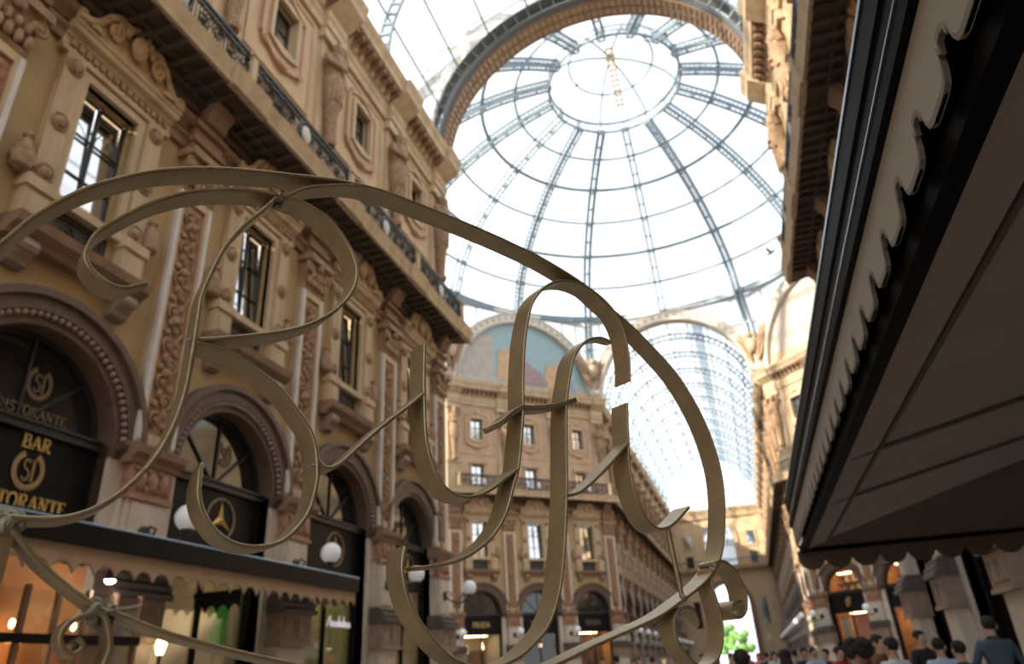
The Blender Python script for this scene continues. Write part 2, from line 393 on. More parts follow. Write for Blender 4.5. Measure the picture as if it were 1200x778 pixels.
for s in (-1, 1):
    x0, x1 = (1.50, 1.95) if s > 0 else (-1.95, -1.50); m.box(x0, x1, -0.08, 0.3, 0, 5.18)
reg('jamb', m, 'pale_stone')
m = MB(); P = arc(0, ARZ, 1.50, 0, PI, 24); m.poly_y(P, 0.34, 0.36); reg('lunette_pane', m, 'dark_glass')
m = MB()
for a in (PI*0.24, PI*0.5, PI*0.76): m.bar((0, 0.32, ARZ), (1.48*math.cos(a), 0.32, ARZ+1.48*math.sin(a)), 0.04, 0.05, up=(0, 1, 0))
mm = MB().ring_y(arc(0, ARZ, 1.42, 0, PI, 24), arc(0, ARZ, 1.50, 0, PI, 24), 0.28, 0.36, closed=False); m.add(mm.v, mm.f)
reg('lunette_bar', m, 'iron')
m = MB(); m.box(-1.5, 1.5, 0.14, 0.36, 5.30, 5.46); m.box(-1.5, 1.5, 0.10, 0.36, 5.42, 5.46); reg('transom', m, 'iron')
m = MB(); m.box(-1.5, 1.5, 0.22, 0.34, 4.15, 5.30); m.box(-1.5, 1.5, 0.16, 0.36, 4.06, 4.16); m.box(-1.5, -1.42, 0.2, 0.36, 0, 5.3); m.box(1.42, 1.5, 0.2, 0.36, 0, 5.3); reg('shop_fascia', m, 'black_paint')
m = MB(); m.box(-1.42, 1.42, 0.28, 0.30, 0.3, 4.06); reg('shop_pane', m, 'shop_glass')
m = MB(); m.box(-1.42, 1.42, 0.2, 0.36, 0, 0.3); m.box(-0.03, 0.03, 0.24, 0.34, 0.3, 4.06); reg('shop_mullion', m, 'black_paint')
def room(k):
    m = MB(); x, a, b, z = 1.48, 0.40, 3.2, 4.1
    m.add([(-x,a,0),(x,a,0),(x,b,0),(-x,b,0),(-x,a,z),(x,a,z),(x,b,z),(-x,b,z)], [(0,1,2,3),(4,7,6,5),(2,6,7,3),(0,3,7,4),(1,5,6,2)])
    reg('room_'+k, m, 'room_'+k)
for k in ('beige', 'orange', 'dark', 'green'): room(k)
m = MB(); x, a, b, z, z0 = 1.48, 0.40, 1.9, 7.1, 4.35
m.add([(-x,a,z0),(x,a,z0),(x,b,z0),(-x,b,z0),(-x,a,z),(x,a,z),(x,b,z),(-x,b,z)], [(0,1,2,3),(4,7,6,5),(2,6,7,3),(0,3,7,4),(1,5,6,2)]); reg('room_tall', m, 'room_orange')
m = MB(); m.poly_y(arc(0, ARZ, 1.50, 0, PI, 24), 0.34, 0.36); reg('lunette_clear', m, 'shop_glass')
m = MB()
for z in (5.5, 6.1, 6.5): m.box(-1.4, 1.4, 1.5, 1.85, z, z+0.05)
for k in range(9): m.box(-1.2+0.3*k, -1.04+0.3*k, 1.55, 1.75, 5.55+0.6*(k % 2), 5.85+0.6*(k % 2))
reg('tall_shelf', m, 'room_beige')
m = MB(); m.box(-0.9, 0.9, 1.2, 1.7, 4.02, 4.08); reg('room_light', m, 'panel_light')
m = MB(); m.lathe([(0.02, 0.35), (0.02, 0.12), (0.07, 0.1), (0.10, 0.0), (0.07, -0.1), (0.0, -0.12)], (0, 0, 0), 8); reg('pendant', m, 'bulb', True)
m = MB(); m.box(-1.2, -0.5, 2.6, 3.15, 0, 2.6); m.box(0.1, 1.25, 2.7, 3.15, 0, 3.2); m.box(-1.2, -0.55, 2.58, 2.62, 1.0, 1.1); m.box(0.1, 1.2, 2.6, 2.7, 1.6, 1.66); m.box(0.1, 1.2, 2.6, 2.7, 2.3, 2.36); reg('display_shelf', m, 'room_dark')
# --- first floor window
m = MB(); P0 = [(-0.60, 9.2), (0.60, 9.2), (0.60, 11.75), (-0.60, 11.75)]
m.ring_y([(-0.76, 9.15), (0.76, 9.15), (0.76, 11.92), (-0.76, 11.92)], P0, -0.10, 0.1)
for s in (-1, 1):
    a, b = (0.78, 1.16) if s > 0 else (-1.16, -0.78); m.box(a, b, -0.16, 0.05, 9.10, 11.95)
    a, b = (0.76, 1.24) if s > 0 else (-1.24, -0.76); m.box(a, b, -0.24, 0.05, 8.32, 8.95); m.box(a-0.04, b+0.04, -0.29, 0.05, 8.92, 9.12); m.box(a+0.08, b-0.08, -0.27, -0.2, 8.42, 8.82)
m.box(-0.76, 0.76, -0.15, 0.3, 9.02, 9.18)
reg('window_surround', m, 'trim')
m = MB()
for s in (-1, 1):
    for z in (9.35, 10.45, 11.72):
        m.ball((0.97*s, -0.18, z), (0.12, 0.07, 0.13), 8, 5); m.tube([(0.97*s+0.15*math.cos(t), -0.18, z+0.16*math.sin(t)) for t in [2*PI*k/12 for k in range(12)]], 0.025, 5, closed=True)
    m.lathe([(0.05, 9.12), (0.16, 9.2), (0.20, 9.4), (0.12, 9.62), (0.06, 9.75), (0.10, 9.82), (0.0, 9.95)], (1.36*s, -0.14, 0), 8)
reg('rosette', m, 'ornament', True)
m = MB(); m.prof([(0.05, 11.95), (-0.20, 11.95), (-0.22, 12.12), (-0.16, 12.16), (-0.16, 12.52), (-0.22, 12.56), (-0.24, 12.64), (-0.40, 12.72), (-0.44, 12.86), (-0.50, 12.92), (-0.50, 12.98), (0.05, 13.02)], -1.30, 1.30)
m.v = [(x, y*0.78, 11.95+(z-11.95)*0.56) for x, y, z in m.v]
reg('window_entablature', m, 'trim')
m = MB()
for k in range(15): m.box(-1.12+0.16*k-0.05, -1.12+0.16*k+0.05, -0.19, -0.11, 12.10, 12.24)
reg('dentil_row', m, 'ornament')
m = MB()
for s in (-1, 1):
    m.tube([(s*x, -0.22, z) for x, z in ((1.25, 13.06), (1.05, 13.10), (0.85, 13.22), (0.68, 13.45), (0.50, 13.58), (0.32, 13.56), (0.26, 13.44))], 0.06, 6)
    m.tube(scroll((0.52*s, 13.32), 0.17, 1.5, -0.22, s, 16, a0=PI/2), 0.045, 5); m.ball((0.52*s, -0.22, 13.32), 0.06, 6, 5)
    m.tube(scroll((1.16*s, 13.14), 0.10, 1.2, -0.22, s, 12), 0.035, 5); m.ball((0.86*s, -0.20, 13.10), (0.16, 0.06, 0.06), 6, 4)
m.ball((0, -0.25, 13.36), (0.18, 0.12, 0.22), 10, 6)
for k in range(7):
    a = PI*(k+0.5)/7; m.ball((0.30*math.cos(a), -0.24, 13.40+0.26*math.sin(a)), (0.07, 0.06, 0.09), 6, 4)
m.box(-1.2, 1.2, -0.16, 0.02, 13.0, 13.08); m.poly_y([(-1.0, 13.05), (1.0, 13.05), (0.55, 13.50), (-0.55, 13.50)], -0.15, 0.02)
m.v = [(x*1.05, y-0.14, 12.56+(z-13.0)*1.42) for x, y, z in m.v]
reg('pediment', m, 'ornament_tan', True)
m = MB(); m.prof([(0.05, 7.98), (-0.22, 7.98), (-0.26, 8.06), (-0.42, 8.16), (-0.46, 8.32), (0.05, 8.34)], -1.34, 1.34); reg('window_sill', m, 'trim_brown')
m = MB(); m.prof([(0.05, 7.55), (-0.10, 7.55), (-0.20, 7.66), (-0.34, 7.86), (-0.34, 8.0), (0.05, 8.0)], -0.17, 0.17); m.tube([(-0.18, -0.26, 7.88), (0.18, -0.26, 7.88)], 0.11, 8); m.tube([(-0.18, -0.12, 7.66), (0.18, -0.12, 7.66)], 0.09, 8); reg('console', m, 'block_stone')
m = MB(); m.box(-0.60, 0.60, 0.04, 0.10, 8.34, 9.04); m.ring_y([(-0.55, 8.40), (0.55, 8.40), (0.55, 8.98), (-0.55, 8.98)], [(-0.47, 8.48), (0.47, 8.48), (0.47, 8.90), (-0.47, 8.90)], 0.01, 0.06)
m.tube(scroll((-0.2, 8.69), 0.16, 1.4, 0.03, 1, 14), 0.02, 5); m.tube(scroll((0.2, 8.69), 0.16, 1.4, 0.03, -1, 14, a0=PI), 0.02, 5); reg('parapet_panel', m, 'panel_dark')
m = MB(); m.add([(-0.58, 0.23, 9.16), (-0.02, 0.23, 9.16), (-0.02, 0.35, 11.75), (-0.58, 0.35, 11.75), (-0.58, 0.25, 9.16), (-0.02, 0.25, 9.16), (-0.02, 0.37, 11.75), (-0.58, 0.37, 11.75)], [(0, 1, 2, 3), (7, 6, 5, 4), (0, 4, 5, 1), (1, 5, 6, 2), (2, 6, 7, 3), (3, 7, 4, 0)]); reg('win_pane', m, 'window_glass')
m = MB()
for x in (-0.575, 0.0, 0.575): m.box(x-0.022, x+0.022, 0.21, 0.30, 9.16, 11.75)
for z in (9.2, 10.0, 10.85, 11.68): m.box(-0.6, 0.6, 0.23, 0.28, z-0.014, z+0.014)
for s in (-1, 1): m.tube([(s*0.30+0.26*math.cos(a), 0.24, 10.87+0.40*math.sin(a)) for a in [PI*k/10 for k in range(11)]], 0.011, 4)
reg('win_bar', m, 'iron')
# --- mezzanine and upper windows
m = MB(); m.ring_y([(-0.66, 14.0), (0.66, 14.0), (0.66, 16.1), (-0.66, 16.1)], [(-0.5, 14.15), (0.5, 14.15), (0.5, 15.95), (-0.5, 15.95)], -0.10, 0.05); m.box(-0.75, 0.75, -0.2, 0.02, 16.05, 16.18); reg('mezz_frame', m, 'trim')
m = MB(); m.box(-0.5, 0.5, 0.24, 0.26, 14.15, 15.95); reg('mezz_pane', m, 'window_glass')
m = MB(); m.box(-0.03, 0.03, 0.2, 0.27, 14.15, 15.95); m.box(-0.5, 0.5, 0.2, 0.27, 15.2, 15.25); reg('mezz_bar', m, 'iron')
def shoulder(g):
    P = [(-0.52, 17.95), (-0.52, 19.60), (-0.30, 19.60), (0, 19.60), (0.30, 19.60), (0.52, 19.60), (0.52, 17.95), (0.30, 17.95), (0, 17.95), (-0.30, 17.95)]
    Q = [(-0.98, 17.75), (-0.98, 19.70), (-0.55, 20.05), (0, 20.28), (0.55, 20.05), (0.98, 19.70), (0.98, 17.75), (0.62, 17.45), (0, 17.15), (-0.62, 17.45)]
    return [(a[0]+(b[0]-a[0])*g, a[1]+(b[1]-a[1])*g) for a, b in zip(P, Q)]
m = MB(); m.ring_y(shoulder(0.0), shoulder(0.34), -0.16, 0.05); reg('upper_frame', m, 'trim')
m = MB(); m.ring_y(shoulder(0.34), shoulder(0.78), -0.06, 0.02); m.ring_y(shoulder(0.78), shoulder(1.0), -0.13, 0.02)
for s in (-1, 1):
    m.tube(scroll((0.80*s, 17.60), 0.17, 1.3, -0.12, s, 14), 0.04, 5); m.tube(scroll((0.80*s, 19.85), 0.15, 1.3, -0.12, -s, 14), 0.04, 5)
m.ball((0, -0.14, 20.12), (0.22, 0.09, 0.18), 8, 5); m.ball((0, -0.14, 17.32), (0.24, 0.09, 0.15), 8, 5)
reg('upper_cartouche', m, 'plaster_rose', True)
m = MB(); m.box(-0.52, 0.52, 0.22, 0.24, 17.95, 19.6); reg('upper_pane', m, 'window_glass')
m = MB(); m.box(-0.035, 0.035, 0.18, 0.25, 17.95, 19.6); m.box(-0.52, 0.52, 0.18, 0.25, 18.9, 18.95); m.ring_y([(-0.52, 17.95), (0.52, 17.95), (0.52, 19.6), (-0.52, 19.6)], [(-0.46, 18.01), (0.46, 18.01), (0.46, 19.54), (-0.46, 19.54)], 0.16, 0.25); reg('upper_bar', m, 'iron')
m = MB(); m.ring_y([(-1.5, 16.75), (1.5, 16.75), (1.5, 20.5), (-1.5, 20.5)], [(-1.4, 16.85), (1.4, 16.85), (1.4, 20.4), (-1.4, 20.4)], -0.05, 0.02); reg('upper_panel', m, 'trim')
# --- balcony railing panel (per bay) and stone post
m = MB(); L = 2.26
m.box(-L, L, -1.16, -1.08, 14.86, 14.93); m.box(-L, L, -1.15, -1.09, 14.04, 14.09); m.box(-L, L, -1.15, -1.09, 14.70, 14.73)
for k in range(46): x = -L+0.1*k; m.box(x-0.012, x+0.012, -1.13, -1.11, 14.08, 14.88)
for k in range(10):
    x = -2.03+0.45*k
    if abs(x) > 0.35:
        m.tube(scroll((x, 14.40), 0.20, 1.5, -1.14, 1 if k % 2 else -1, 14), 0.028, 4)
for k in range(15): m.ball((-2.1+0.3*k, -1.12, 14.80), (0.07, 0.03, 0.06), 6, 4)
m.tube([(0.30*math.cos(a), -1.15, 14.42+0.36*math.sin(a)) for a in [2*PI*k/16 for k in range(16)]], 0.05, 5, closed=True)
reg('railing_panel', m, 'iron')
m = MB(); m.ball((0, -1.16, 14.42), (0.20, 0.05, 0.27), 10, 6); reg('railing_shield', m, 'white_stone', True)
m = MB(); m.box(-0.09, 0.09, -1.24, -1.02, 13.98, 14.86); m.box(-0.13, 0.13, -1.28, -0.98, 14.84, 14.96); m.box(-0.13, 0.13, -1.27, -0.99, 13.98, 14.10); reg('railing_post', m, 'trim')
# --- carved corbels and modillions
m = MB()
for k in range(9):
    x = -1.6+0.4*k
    m.prof([(0.0, 21.45), (-0.28, 21.45), (-0.40, 21.56), (-0.70, 21.66), (-0.74, 21.80), (0.0, 21.80)], x-0.09, x+0.09)
reg('modillion_row', m, 'trim_brown')
m = MB()
for k in range(11):
    x = -1.95+0.39*k; m.box(x-0.05, x+0.05, -1.12, -0.12, ZB-0.13, ZB+0.01)
m.box(-2.2, 2.2, -0.66, -0.58, ZB-0.10, ZB+0.01); m.box(-2.2, 2.2, -0.34, -0.12, ZB-0.22, ZB+0.01); m.box(-2.2, 2.2, -0.2, 0.0, ZB-0.42, ZB-0.2)
reg('soffit_coffer', m, 'soffit')

def facade(name, label, origin, rz, u0, u1, bays, pils, half, k0=0.0, k1=0.0, plain=(), up_mat='plaster_up', lod=0, shop=None, tall=False):
    """one wall of the arcade with everything fixed to it; origin on the wall plane"""
    mb = MB(); mu = MB()
    for c in bays: wall_bay(mb, c, c-half, c+half)
    edges = sorted([(c-half, c+half) for c in bays]); x = u0
    gaps = []
    for a, b in edges:
        if a > x+1e-4: gaps.append((x, a))
        x = b
    if x < u1-1e-4: gaps.append((x, u1))
    for a, b in gaps: mb.add([(a,0,0),(b,0,0),(b,0,ZC),(a,0,ZC)], [(0,1,2,3)])
    me = bpy.data.meshes.new(name); me.from_pydata(mb.v, [], mb.f)
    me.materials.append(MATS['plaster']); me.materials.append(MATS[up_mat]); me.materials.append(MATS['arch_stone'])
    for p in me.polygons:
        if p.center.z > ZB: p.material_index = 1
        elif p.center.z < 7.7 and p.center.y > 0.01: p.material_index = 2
    w = inst(name, me, None, origin, rz); tag(w, label, 'wall', kind='structure')
    # continuous courses
    m = MB(); m.prof([(0.05, 12.14), (-0.10, 12.14), (-0.13, 12.30), (-0.20, 12.36), (-0.20, 12.44), (0.05, 12.44)], u0, u1, k0, k1)
    m.prof([(0.05, 12.62), (-0.08, 12.62), (-0.10, 12.74), (-0.20, 12.86), (-0.24, 12.98), (0.05, 13.0)], u0, u1, k0, k1); obj('string_course', m, 'trim_brown', w)
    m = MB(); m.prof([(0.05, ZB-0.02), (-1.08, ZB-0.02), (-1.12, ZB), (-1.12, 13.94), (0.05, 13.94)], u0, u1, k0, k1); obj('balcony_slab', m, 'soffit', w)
    m = MB(); m.prof([(-1.10, ZB-0.05), (-1.20, ZB-0.05), (-1.22, ZB+0.05), (-1.17, ZB+0.10), (-1.24, 13.86), (-1.28, 13.98), (-1.0, 14.0), (-1.0, 13.9), (-1.10, 13.88)], u0, u1, k0, k1)
    for p in pils: m.prof([(-1.10, ZB-0.10), (-1.27, ZB-0.08), (-1.30, ZB+0.02), (-1.24, ZB+0.10), (-1.31, 13.88), (-1.35, 14.0), (-1.0, 14.03), (-1.0, 13.9), (-1.10, 13.88)], p-0.62, p+0.62)
    obj('balcony_lip', m, 'trim', w)
    m = MB(); m.prof([(0.05, 20.70), (-0.14, 20.70), (-0.18, 20.92), (-0.24, 21.0), (-0.16, 21.04), (-0.16, 21.40), (-0.28, 21.46), (-0.34, 21.60), (-0.40, 21.80), (-0.80, 21.84), (-0.84, 22.06), (-0.96, 22.28), (-0.98, 22.40), (0.05, 22.46)], u0, u1, k0, k1)
    for p in pils: m.prof([(0.05, 20.72), (-0.34, 20.72), (-0.38, 20.94), (-0.44, 21.02), (-0.36, 21.06), (-0.36, 21.42), (-0.5, 21.5), (-0.98, 21.84), (-1.02, 22.06), (-1.13, 22.28), (-1.15, 22.41), (0.05, 22.47)], p-0.6, p+0.6)
    obj('cornice', m, 'trim', w)
    m = MB(); m.prof([(0.3, 22.4), (-0.25, 22.4), (-0.25, 22.9), (0.3, 22.9)], u0, u1, k0*0.3, k1*0.3); obj('gutter', m, 'arch_tan', w)
    for p in pils:
        a = inst('pilaster', PM['pil_shaft'], w, (p, 0, 0))
        for k, nm in (('pil_plinth', 'plinth'), ('pil_block', 'pedestal_block'), ('pil_base', 'base_moulding'), ('pil_capital_low', 'marble_capital'), ('pil_impost', 'impost')): inst(nm, PM[k], a)
        g = inst('giant_pilaster', PM['giant_shaft'], w, (p, 0, 0))
        for k, nm in (('giant_panel', 'panel'), ('giant_relief', 'carved_relief'), ('giant_border', 'border'), ('giant_capital', 'capital'), ('giant_bracket', 'bracket')): inst(nm, PM[k], g)
        s = inst('upper_pilaster', PM['upper_strip'], w, (p, 0, 0)); inst('herm_figure', PM['herm'], s)
        inst('railing_post', PM['railing_post'], w, (p, 0, 0))
    for i, c in enumerate(bays):
        L = (c, 0, 0)
        a = inst('shop_arch', PM['archivolt'], w, L); inst('jamb', PM['jamb'], a); inst('transom', PM['transom'], a)
        if lod < 1: inst('bead_moulding', PM['bead_moulding'], a)
        l = inst('lunette_pane', PM['lunette_pane'], a); inst('lunette_bar', PM['lunette_bar'], a)
        s = inst('shop_front', PM['shop_fascia'], w, L); inst('pane', PM['shop_pane'], s); inst('mullion', PM['shop_mullion'], s)
        kind = shop(i) if shop else 'dark'
        if tall: l.data = PM['lunette_clear']; inst('upper_room', PM['room_tall'], s); inst('upper_shelf', PM['tall_shelf'], s); inst('ceiling_light', PM['room_light'], s, (0, -0.4, 2.6))
        inst('shop_room', PM['room_'+kind], s)
        if lod < 1 or kind != 'dark':
            inst('display_shelf', PM['display_shelf'], s)
            if kind != 'dark': inst('ceiling_light', PM['room_light'], s)
            if name.startswith('wall_octagon'): inst('pendant_lamp', PM['pendant'], s, (0.35, 0.9, 3.3)); inst('pendant_lamp', PM['pendant'], s, (-0.6, 1.4, 3.1))
        v = inst('window_surround', PM['window_surround'], w, L)
        for k, nm in (('window_entablature', 'entablature'), ('pediment', 'pediment'), ('rosette', 'rosette'), ('dentil_row', 'dentil_row'), ('window_sill', 'sill'), ('parapet_panel', 'parapet_panel'), ('win_bar', 'glazing_bar')): inst(nm, PM[k], v)
        for x in (0, 0.60): inst('pane', PM['win_pane'], v, (x, 0, 0))
        for x in (-1.0, 1.0): inst('console', PM['console'], v, (x, 0, 0))
        v = inst('mezzanine_window', PM['mezz_frame'], w, L); inst('pane', PM['mezz_pane'], v); inst('glazing_bar', PM['mezz_bar'], v)
        v = inst('upper_window', PM['upper_frame'], w, L); inst('cartouche', PM['upper_cartouche'], v); inst('pane', PM['upper_pane'], v); inst('glazing_bar', PM['upper_bar'], v)
        inst('wall_panel', PM['upper_panel'], w, L)
        r = inst('balcony_railing', PM['railing_panel'], w, L); inst('shield', PM['railing_shield'], r)
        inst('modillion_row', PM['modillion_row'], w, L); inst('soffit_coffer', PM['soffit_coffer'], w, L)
    return w

NB = [3.02, 7.57, 12.12, 16.67, 21.10]; NP = [0.75, 5.30, 9.85, 14.40, 18.95, 23.12]
left_kind = ['dark', 'orange', 'beige', 'green', 'beige']
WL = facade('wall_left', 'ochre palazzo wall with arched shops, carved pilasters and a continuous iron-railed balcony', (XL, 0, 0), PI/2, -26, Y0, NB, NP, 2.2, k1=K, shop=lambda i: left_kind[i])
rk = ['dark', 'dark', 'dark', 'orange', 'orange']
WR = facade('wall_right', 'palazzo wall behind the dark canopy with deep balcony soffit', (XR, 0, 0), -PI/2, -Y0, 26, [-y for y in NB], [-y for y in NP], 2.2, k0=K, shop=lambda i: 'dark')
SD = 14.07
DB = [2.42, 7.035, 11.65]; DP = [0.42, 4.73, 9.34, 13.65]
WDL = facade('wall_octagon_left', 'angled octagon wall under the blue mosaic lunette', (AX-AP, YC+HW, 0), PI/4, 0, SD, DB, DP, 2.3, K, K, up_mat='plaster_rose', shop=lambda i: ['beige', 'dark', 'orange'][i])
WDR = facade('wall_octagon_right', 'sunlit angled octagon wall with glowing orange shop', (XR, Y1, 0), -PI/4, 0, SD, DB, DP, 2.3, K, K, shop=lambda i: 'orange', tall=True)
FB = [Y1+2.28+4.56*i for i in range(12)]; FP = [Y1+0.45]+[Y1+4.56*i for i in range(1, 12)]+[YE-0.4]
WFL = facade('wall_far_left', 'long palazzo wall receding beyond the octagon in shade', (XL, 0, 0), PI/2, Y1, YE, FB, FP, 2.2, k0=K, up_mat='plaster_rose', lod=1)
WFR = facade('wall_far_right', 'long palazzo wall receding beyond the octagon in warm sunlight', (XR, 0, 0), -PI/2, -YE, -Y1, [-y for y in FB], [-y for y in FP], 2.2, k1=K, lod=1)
# hidden near sides of the octagon and its side arms, plain
def plain_wall(name, label, p, q, z0, z1, t=0.4):
    p = Vector((*p, 0)); q = Vector((*q, 0)); d = q-p; L = d.length; rz = math.atan2(d.y, d.x)
    o = obj(name, MB().box(0, L, 0.0, t, z0, z1), 'plaster_up', None, False, p, rz); tag(o, label, 'wall', kind='structure')
plain_wall('wall_near_left', 'plain octagon wall turned away behind the near corner', (XL-0.25, Y0+0.1), (AX-AP, YC-HW), 0, ZC)
plain_wall('wall_near_right', 'plain octagon wall turned away behind the canopy', (AX+AP, YC-HW), (XR+0.25, Y0+0.1), 0, ZC)
for s, nm in ((-1, 'left'), (1, 'right')):
    for y, t in ((YC-HW, -0.4), (YC+HW, 0.4)):
        o = obj('wall_side_'+nm, MB().box(min(AX+s*AP, AX+s*(AP+25)), max(AX+s*AP, AX+s*(AP+25)), min(y, y+t), max(y, y+t), 0, ZC), 'plaster_up'); tag(o, 'plain wall of the side arm opening off the octagon', 'wall', kind='structure')
# ------------------------------------------------------------------ end wall of the far arm with portal
def frame_arch(mb, c, hw, zs, u0, u1, z0, z1, y=0.0, depth=0.6, N=20):
    A = arc(c, zs, hw, PI, 0, N); B = []
    for x, z in A:
        a = math.atan2(z-zs, x-c); ca, sa = abs(math.cos(a)), abs(math.sin(a))
        hx = (u1-c) if x >= c else (c-u0)
        t = min(hx/ca if ca > 1e-6 else 1e9, (z1-zs)/sa if sa > 1e-6 else 1e9); B.append((c+t*math.cos(a), zs+t*math.sin(a)))
    n = len(A); vs = [(x, y, z) for x, z in A]+[(x, y, z) for x, z in B]+[(u0, y, z1), (u1, y, z1)]; k = 2*n
    fs = [(i, i+1, n+i+1, n+i) for i in range(n-1)]
    for i in range(n-1):
        if abs(B[i][0]-u0) < 1e-6 and abs(B[i+1][1]-z1) < 1e-6 and abs(B[i][1]-z1) > 1e-6: fs.append((n+i, n+i+1, k))
        if abs(B[i+1][0]-u1) < 1e-6 and abs(B[i][1]-z1) < 1e-6 and abs(B[i+1][1]-z1) > 1e-6: fs.append((n+i, n+i+1, k+1))
    mb.add(vs, fs)
    if zs > z0:
        for a, b in ((u0, c-hw), (c+hw, u1)): mb.add([(a,y,z0),(b,y,z0),(b,y,zs),(a,y,zs)], [(0,1,2,3)])
    if depth:
        P = [(c-hw, z0)]+A+[(c+hw, z0)] if zs > z0 else A
        q = len(P); mb.add([(x, y, z) for x, z in P]+[(x, y+depth, z) for x, z in P], [(i, i+1, q+i+1, q+i) for i in range(q-1)])
mb = MB(); frame_arch(mb, AX, 2.7, 9.0, XL, XR, 0, 13.6, 0, 1.2)
mb.add([(XL,0,13.6),(XR,0,13.6),(XR,0,22.5),(XL,0,22.5)], [(0,1,2,3)])
WE = obj('wall_end', mb, 'plaster_up', None, False, (0, YE, 0)); tag(WE, 'end wall of the far arm with an open portal and tall arched window', 'wall', kind='structure')
m = MB(); m.ring_y(arc(AX, 9.0, 2.7, 0, PI, 20), arc(AX, 9.0, 3.3, 0, PI, 20), -0.25, 0.1, closed=False); m.box(AX-3.4, AX-2.7, -0.3, 0.1, 0, 9.0); m.box(AX+2.7, AX+3.4, -0.3, 0.1, 0, 9.0); obj('portal_surround', m, 'trim_brown', WE)
m = MB(); m.prof([(0.05, 13.4), (-1.0, 13.5), (-1.2, 13.9), (0.05, 14.0)], XL, XR); obj('balcony', m, 'trim', WE)
m = MB(); m.box(XL, XR, -1.1, -1.05, 14.85, 14.95)
for k in range(50): m.box(XL+0.29*k-0.02, XL+0.29*k+0.02, -1.1, -1.06, 14.0, 14.9)
obj('balcony_railing', m, 'iron', WE)
m = MB(); m.ring_y([(AX+2.1, 14.2)]+arc(AX, 18.2, 2.1, 0, PI, 16)+[(AX-2.1, 14.2)], [(AX+2.7, 14.2)]+arc(AX, 18.2, 2.7, 0, PI, 16)+[(AX-2.7, 14.2)], -0.25, 0.05, closed=False); sur = obj('window_surround', m, 'trim', WE)
m = MB(); m.poly_y([(AX+2.1, 14.2)]+arc(AX, 18.2, 2.1, 0, PI, 16)+[(AX-2.1, 14.2)], -0.06, -0.03); obj('pane', m, 'window_glass', sur)
m = MB(); m.box(AX-0.06, AX+0.06, -0.12, -0.05, 14.2, 20.3); m.box(AX-2.1, AX+2.1, -0.12, -0.05, 17.6, 17.75); obj('glazing_bar', m, 'iron', sur)
for x in (-4.6, 4.6):
    f = obj('window_frame', MB().ring_y([(AX+x-0.8, 16.6), (AX+x+0.8, 16.6), (AX+x+0.8, 19.0), (AX+x-0.8, 19.0)], [(AX+x-0.55, 16.85), (AX+x+0.55, 16.85), (AX+x+0.55, 18.75), (AX+x-0.55, 18.75)], -0.15, 0.05), 'trim', WE)
    obj('pane', MB().box(AX+x-0.55, AX+x+0.55, -0.05, -0.02, 16.85, 18.75), 'window_glass', f)
    f = obj('window_frame', MB().ring_y([(AX+x-0.7, 14.1), (AX+x+0.7, 14.1), (AX+x+0.7, 16.0), (AX+x-0.7, 16.0)], [(AX+x-0.5, 14.2), (AX+x+0.5, 14.2), (AX+x+0.5, 15.8), (AX+x-0.5, 15.8)], -0.12, 0.05), 'trim', WE)
    obj('pane', MB().box(AX+x-0.5, AX+x+0.5, -0.05, -0.02, 14.2, 15.8), 'dark_glass', f)
    obj('pilaster', MB().box(AX+x-2.0 if x < 0 else AX+x+1.2, AX+x-1.2 if x < 0 else AX+x+2.0, -0.25, 0.05, 0, 21), 'trim', WE)
    obj('side_window', MB().box(AX+x-0.45, AX+x+0.45, -0.08, -0.02, 6.0, 9.5), 'dark_glass', WE)
m = MB(); m.prof([(0.05, 21.0), (-0.3, 21.0), (-0.5, 21.6), (-0.9, 22.2), (-0.9, 22.4), (0.05, 22.45)], XL, XR); obj('cornice', m, 'trim', WE)

lp = obj('lunette_pane', MB().poly_y(arc(AX, 22.45, 7.2, 0, PI, 32), 0.0, 0.03), 'roof_glass', WE)
m = MB()
for k in range(1, 8): x = -7.2+1.8*k; m.box(AX+x-0.06, AX+x+0.06, -0.08, 0.0, 22.45, 22.45+math.sqrt(7.2**2-x*x))
obj('lunette_bar', m, 'dome_iron', WE)
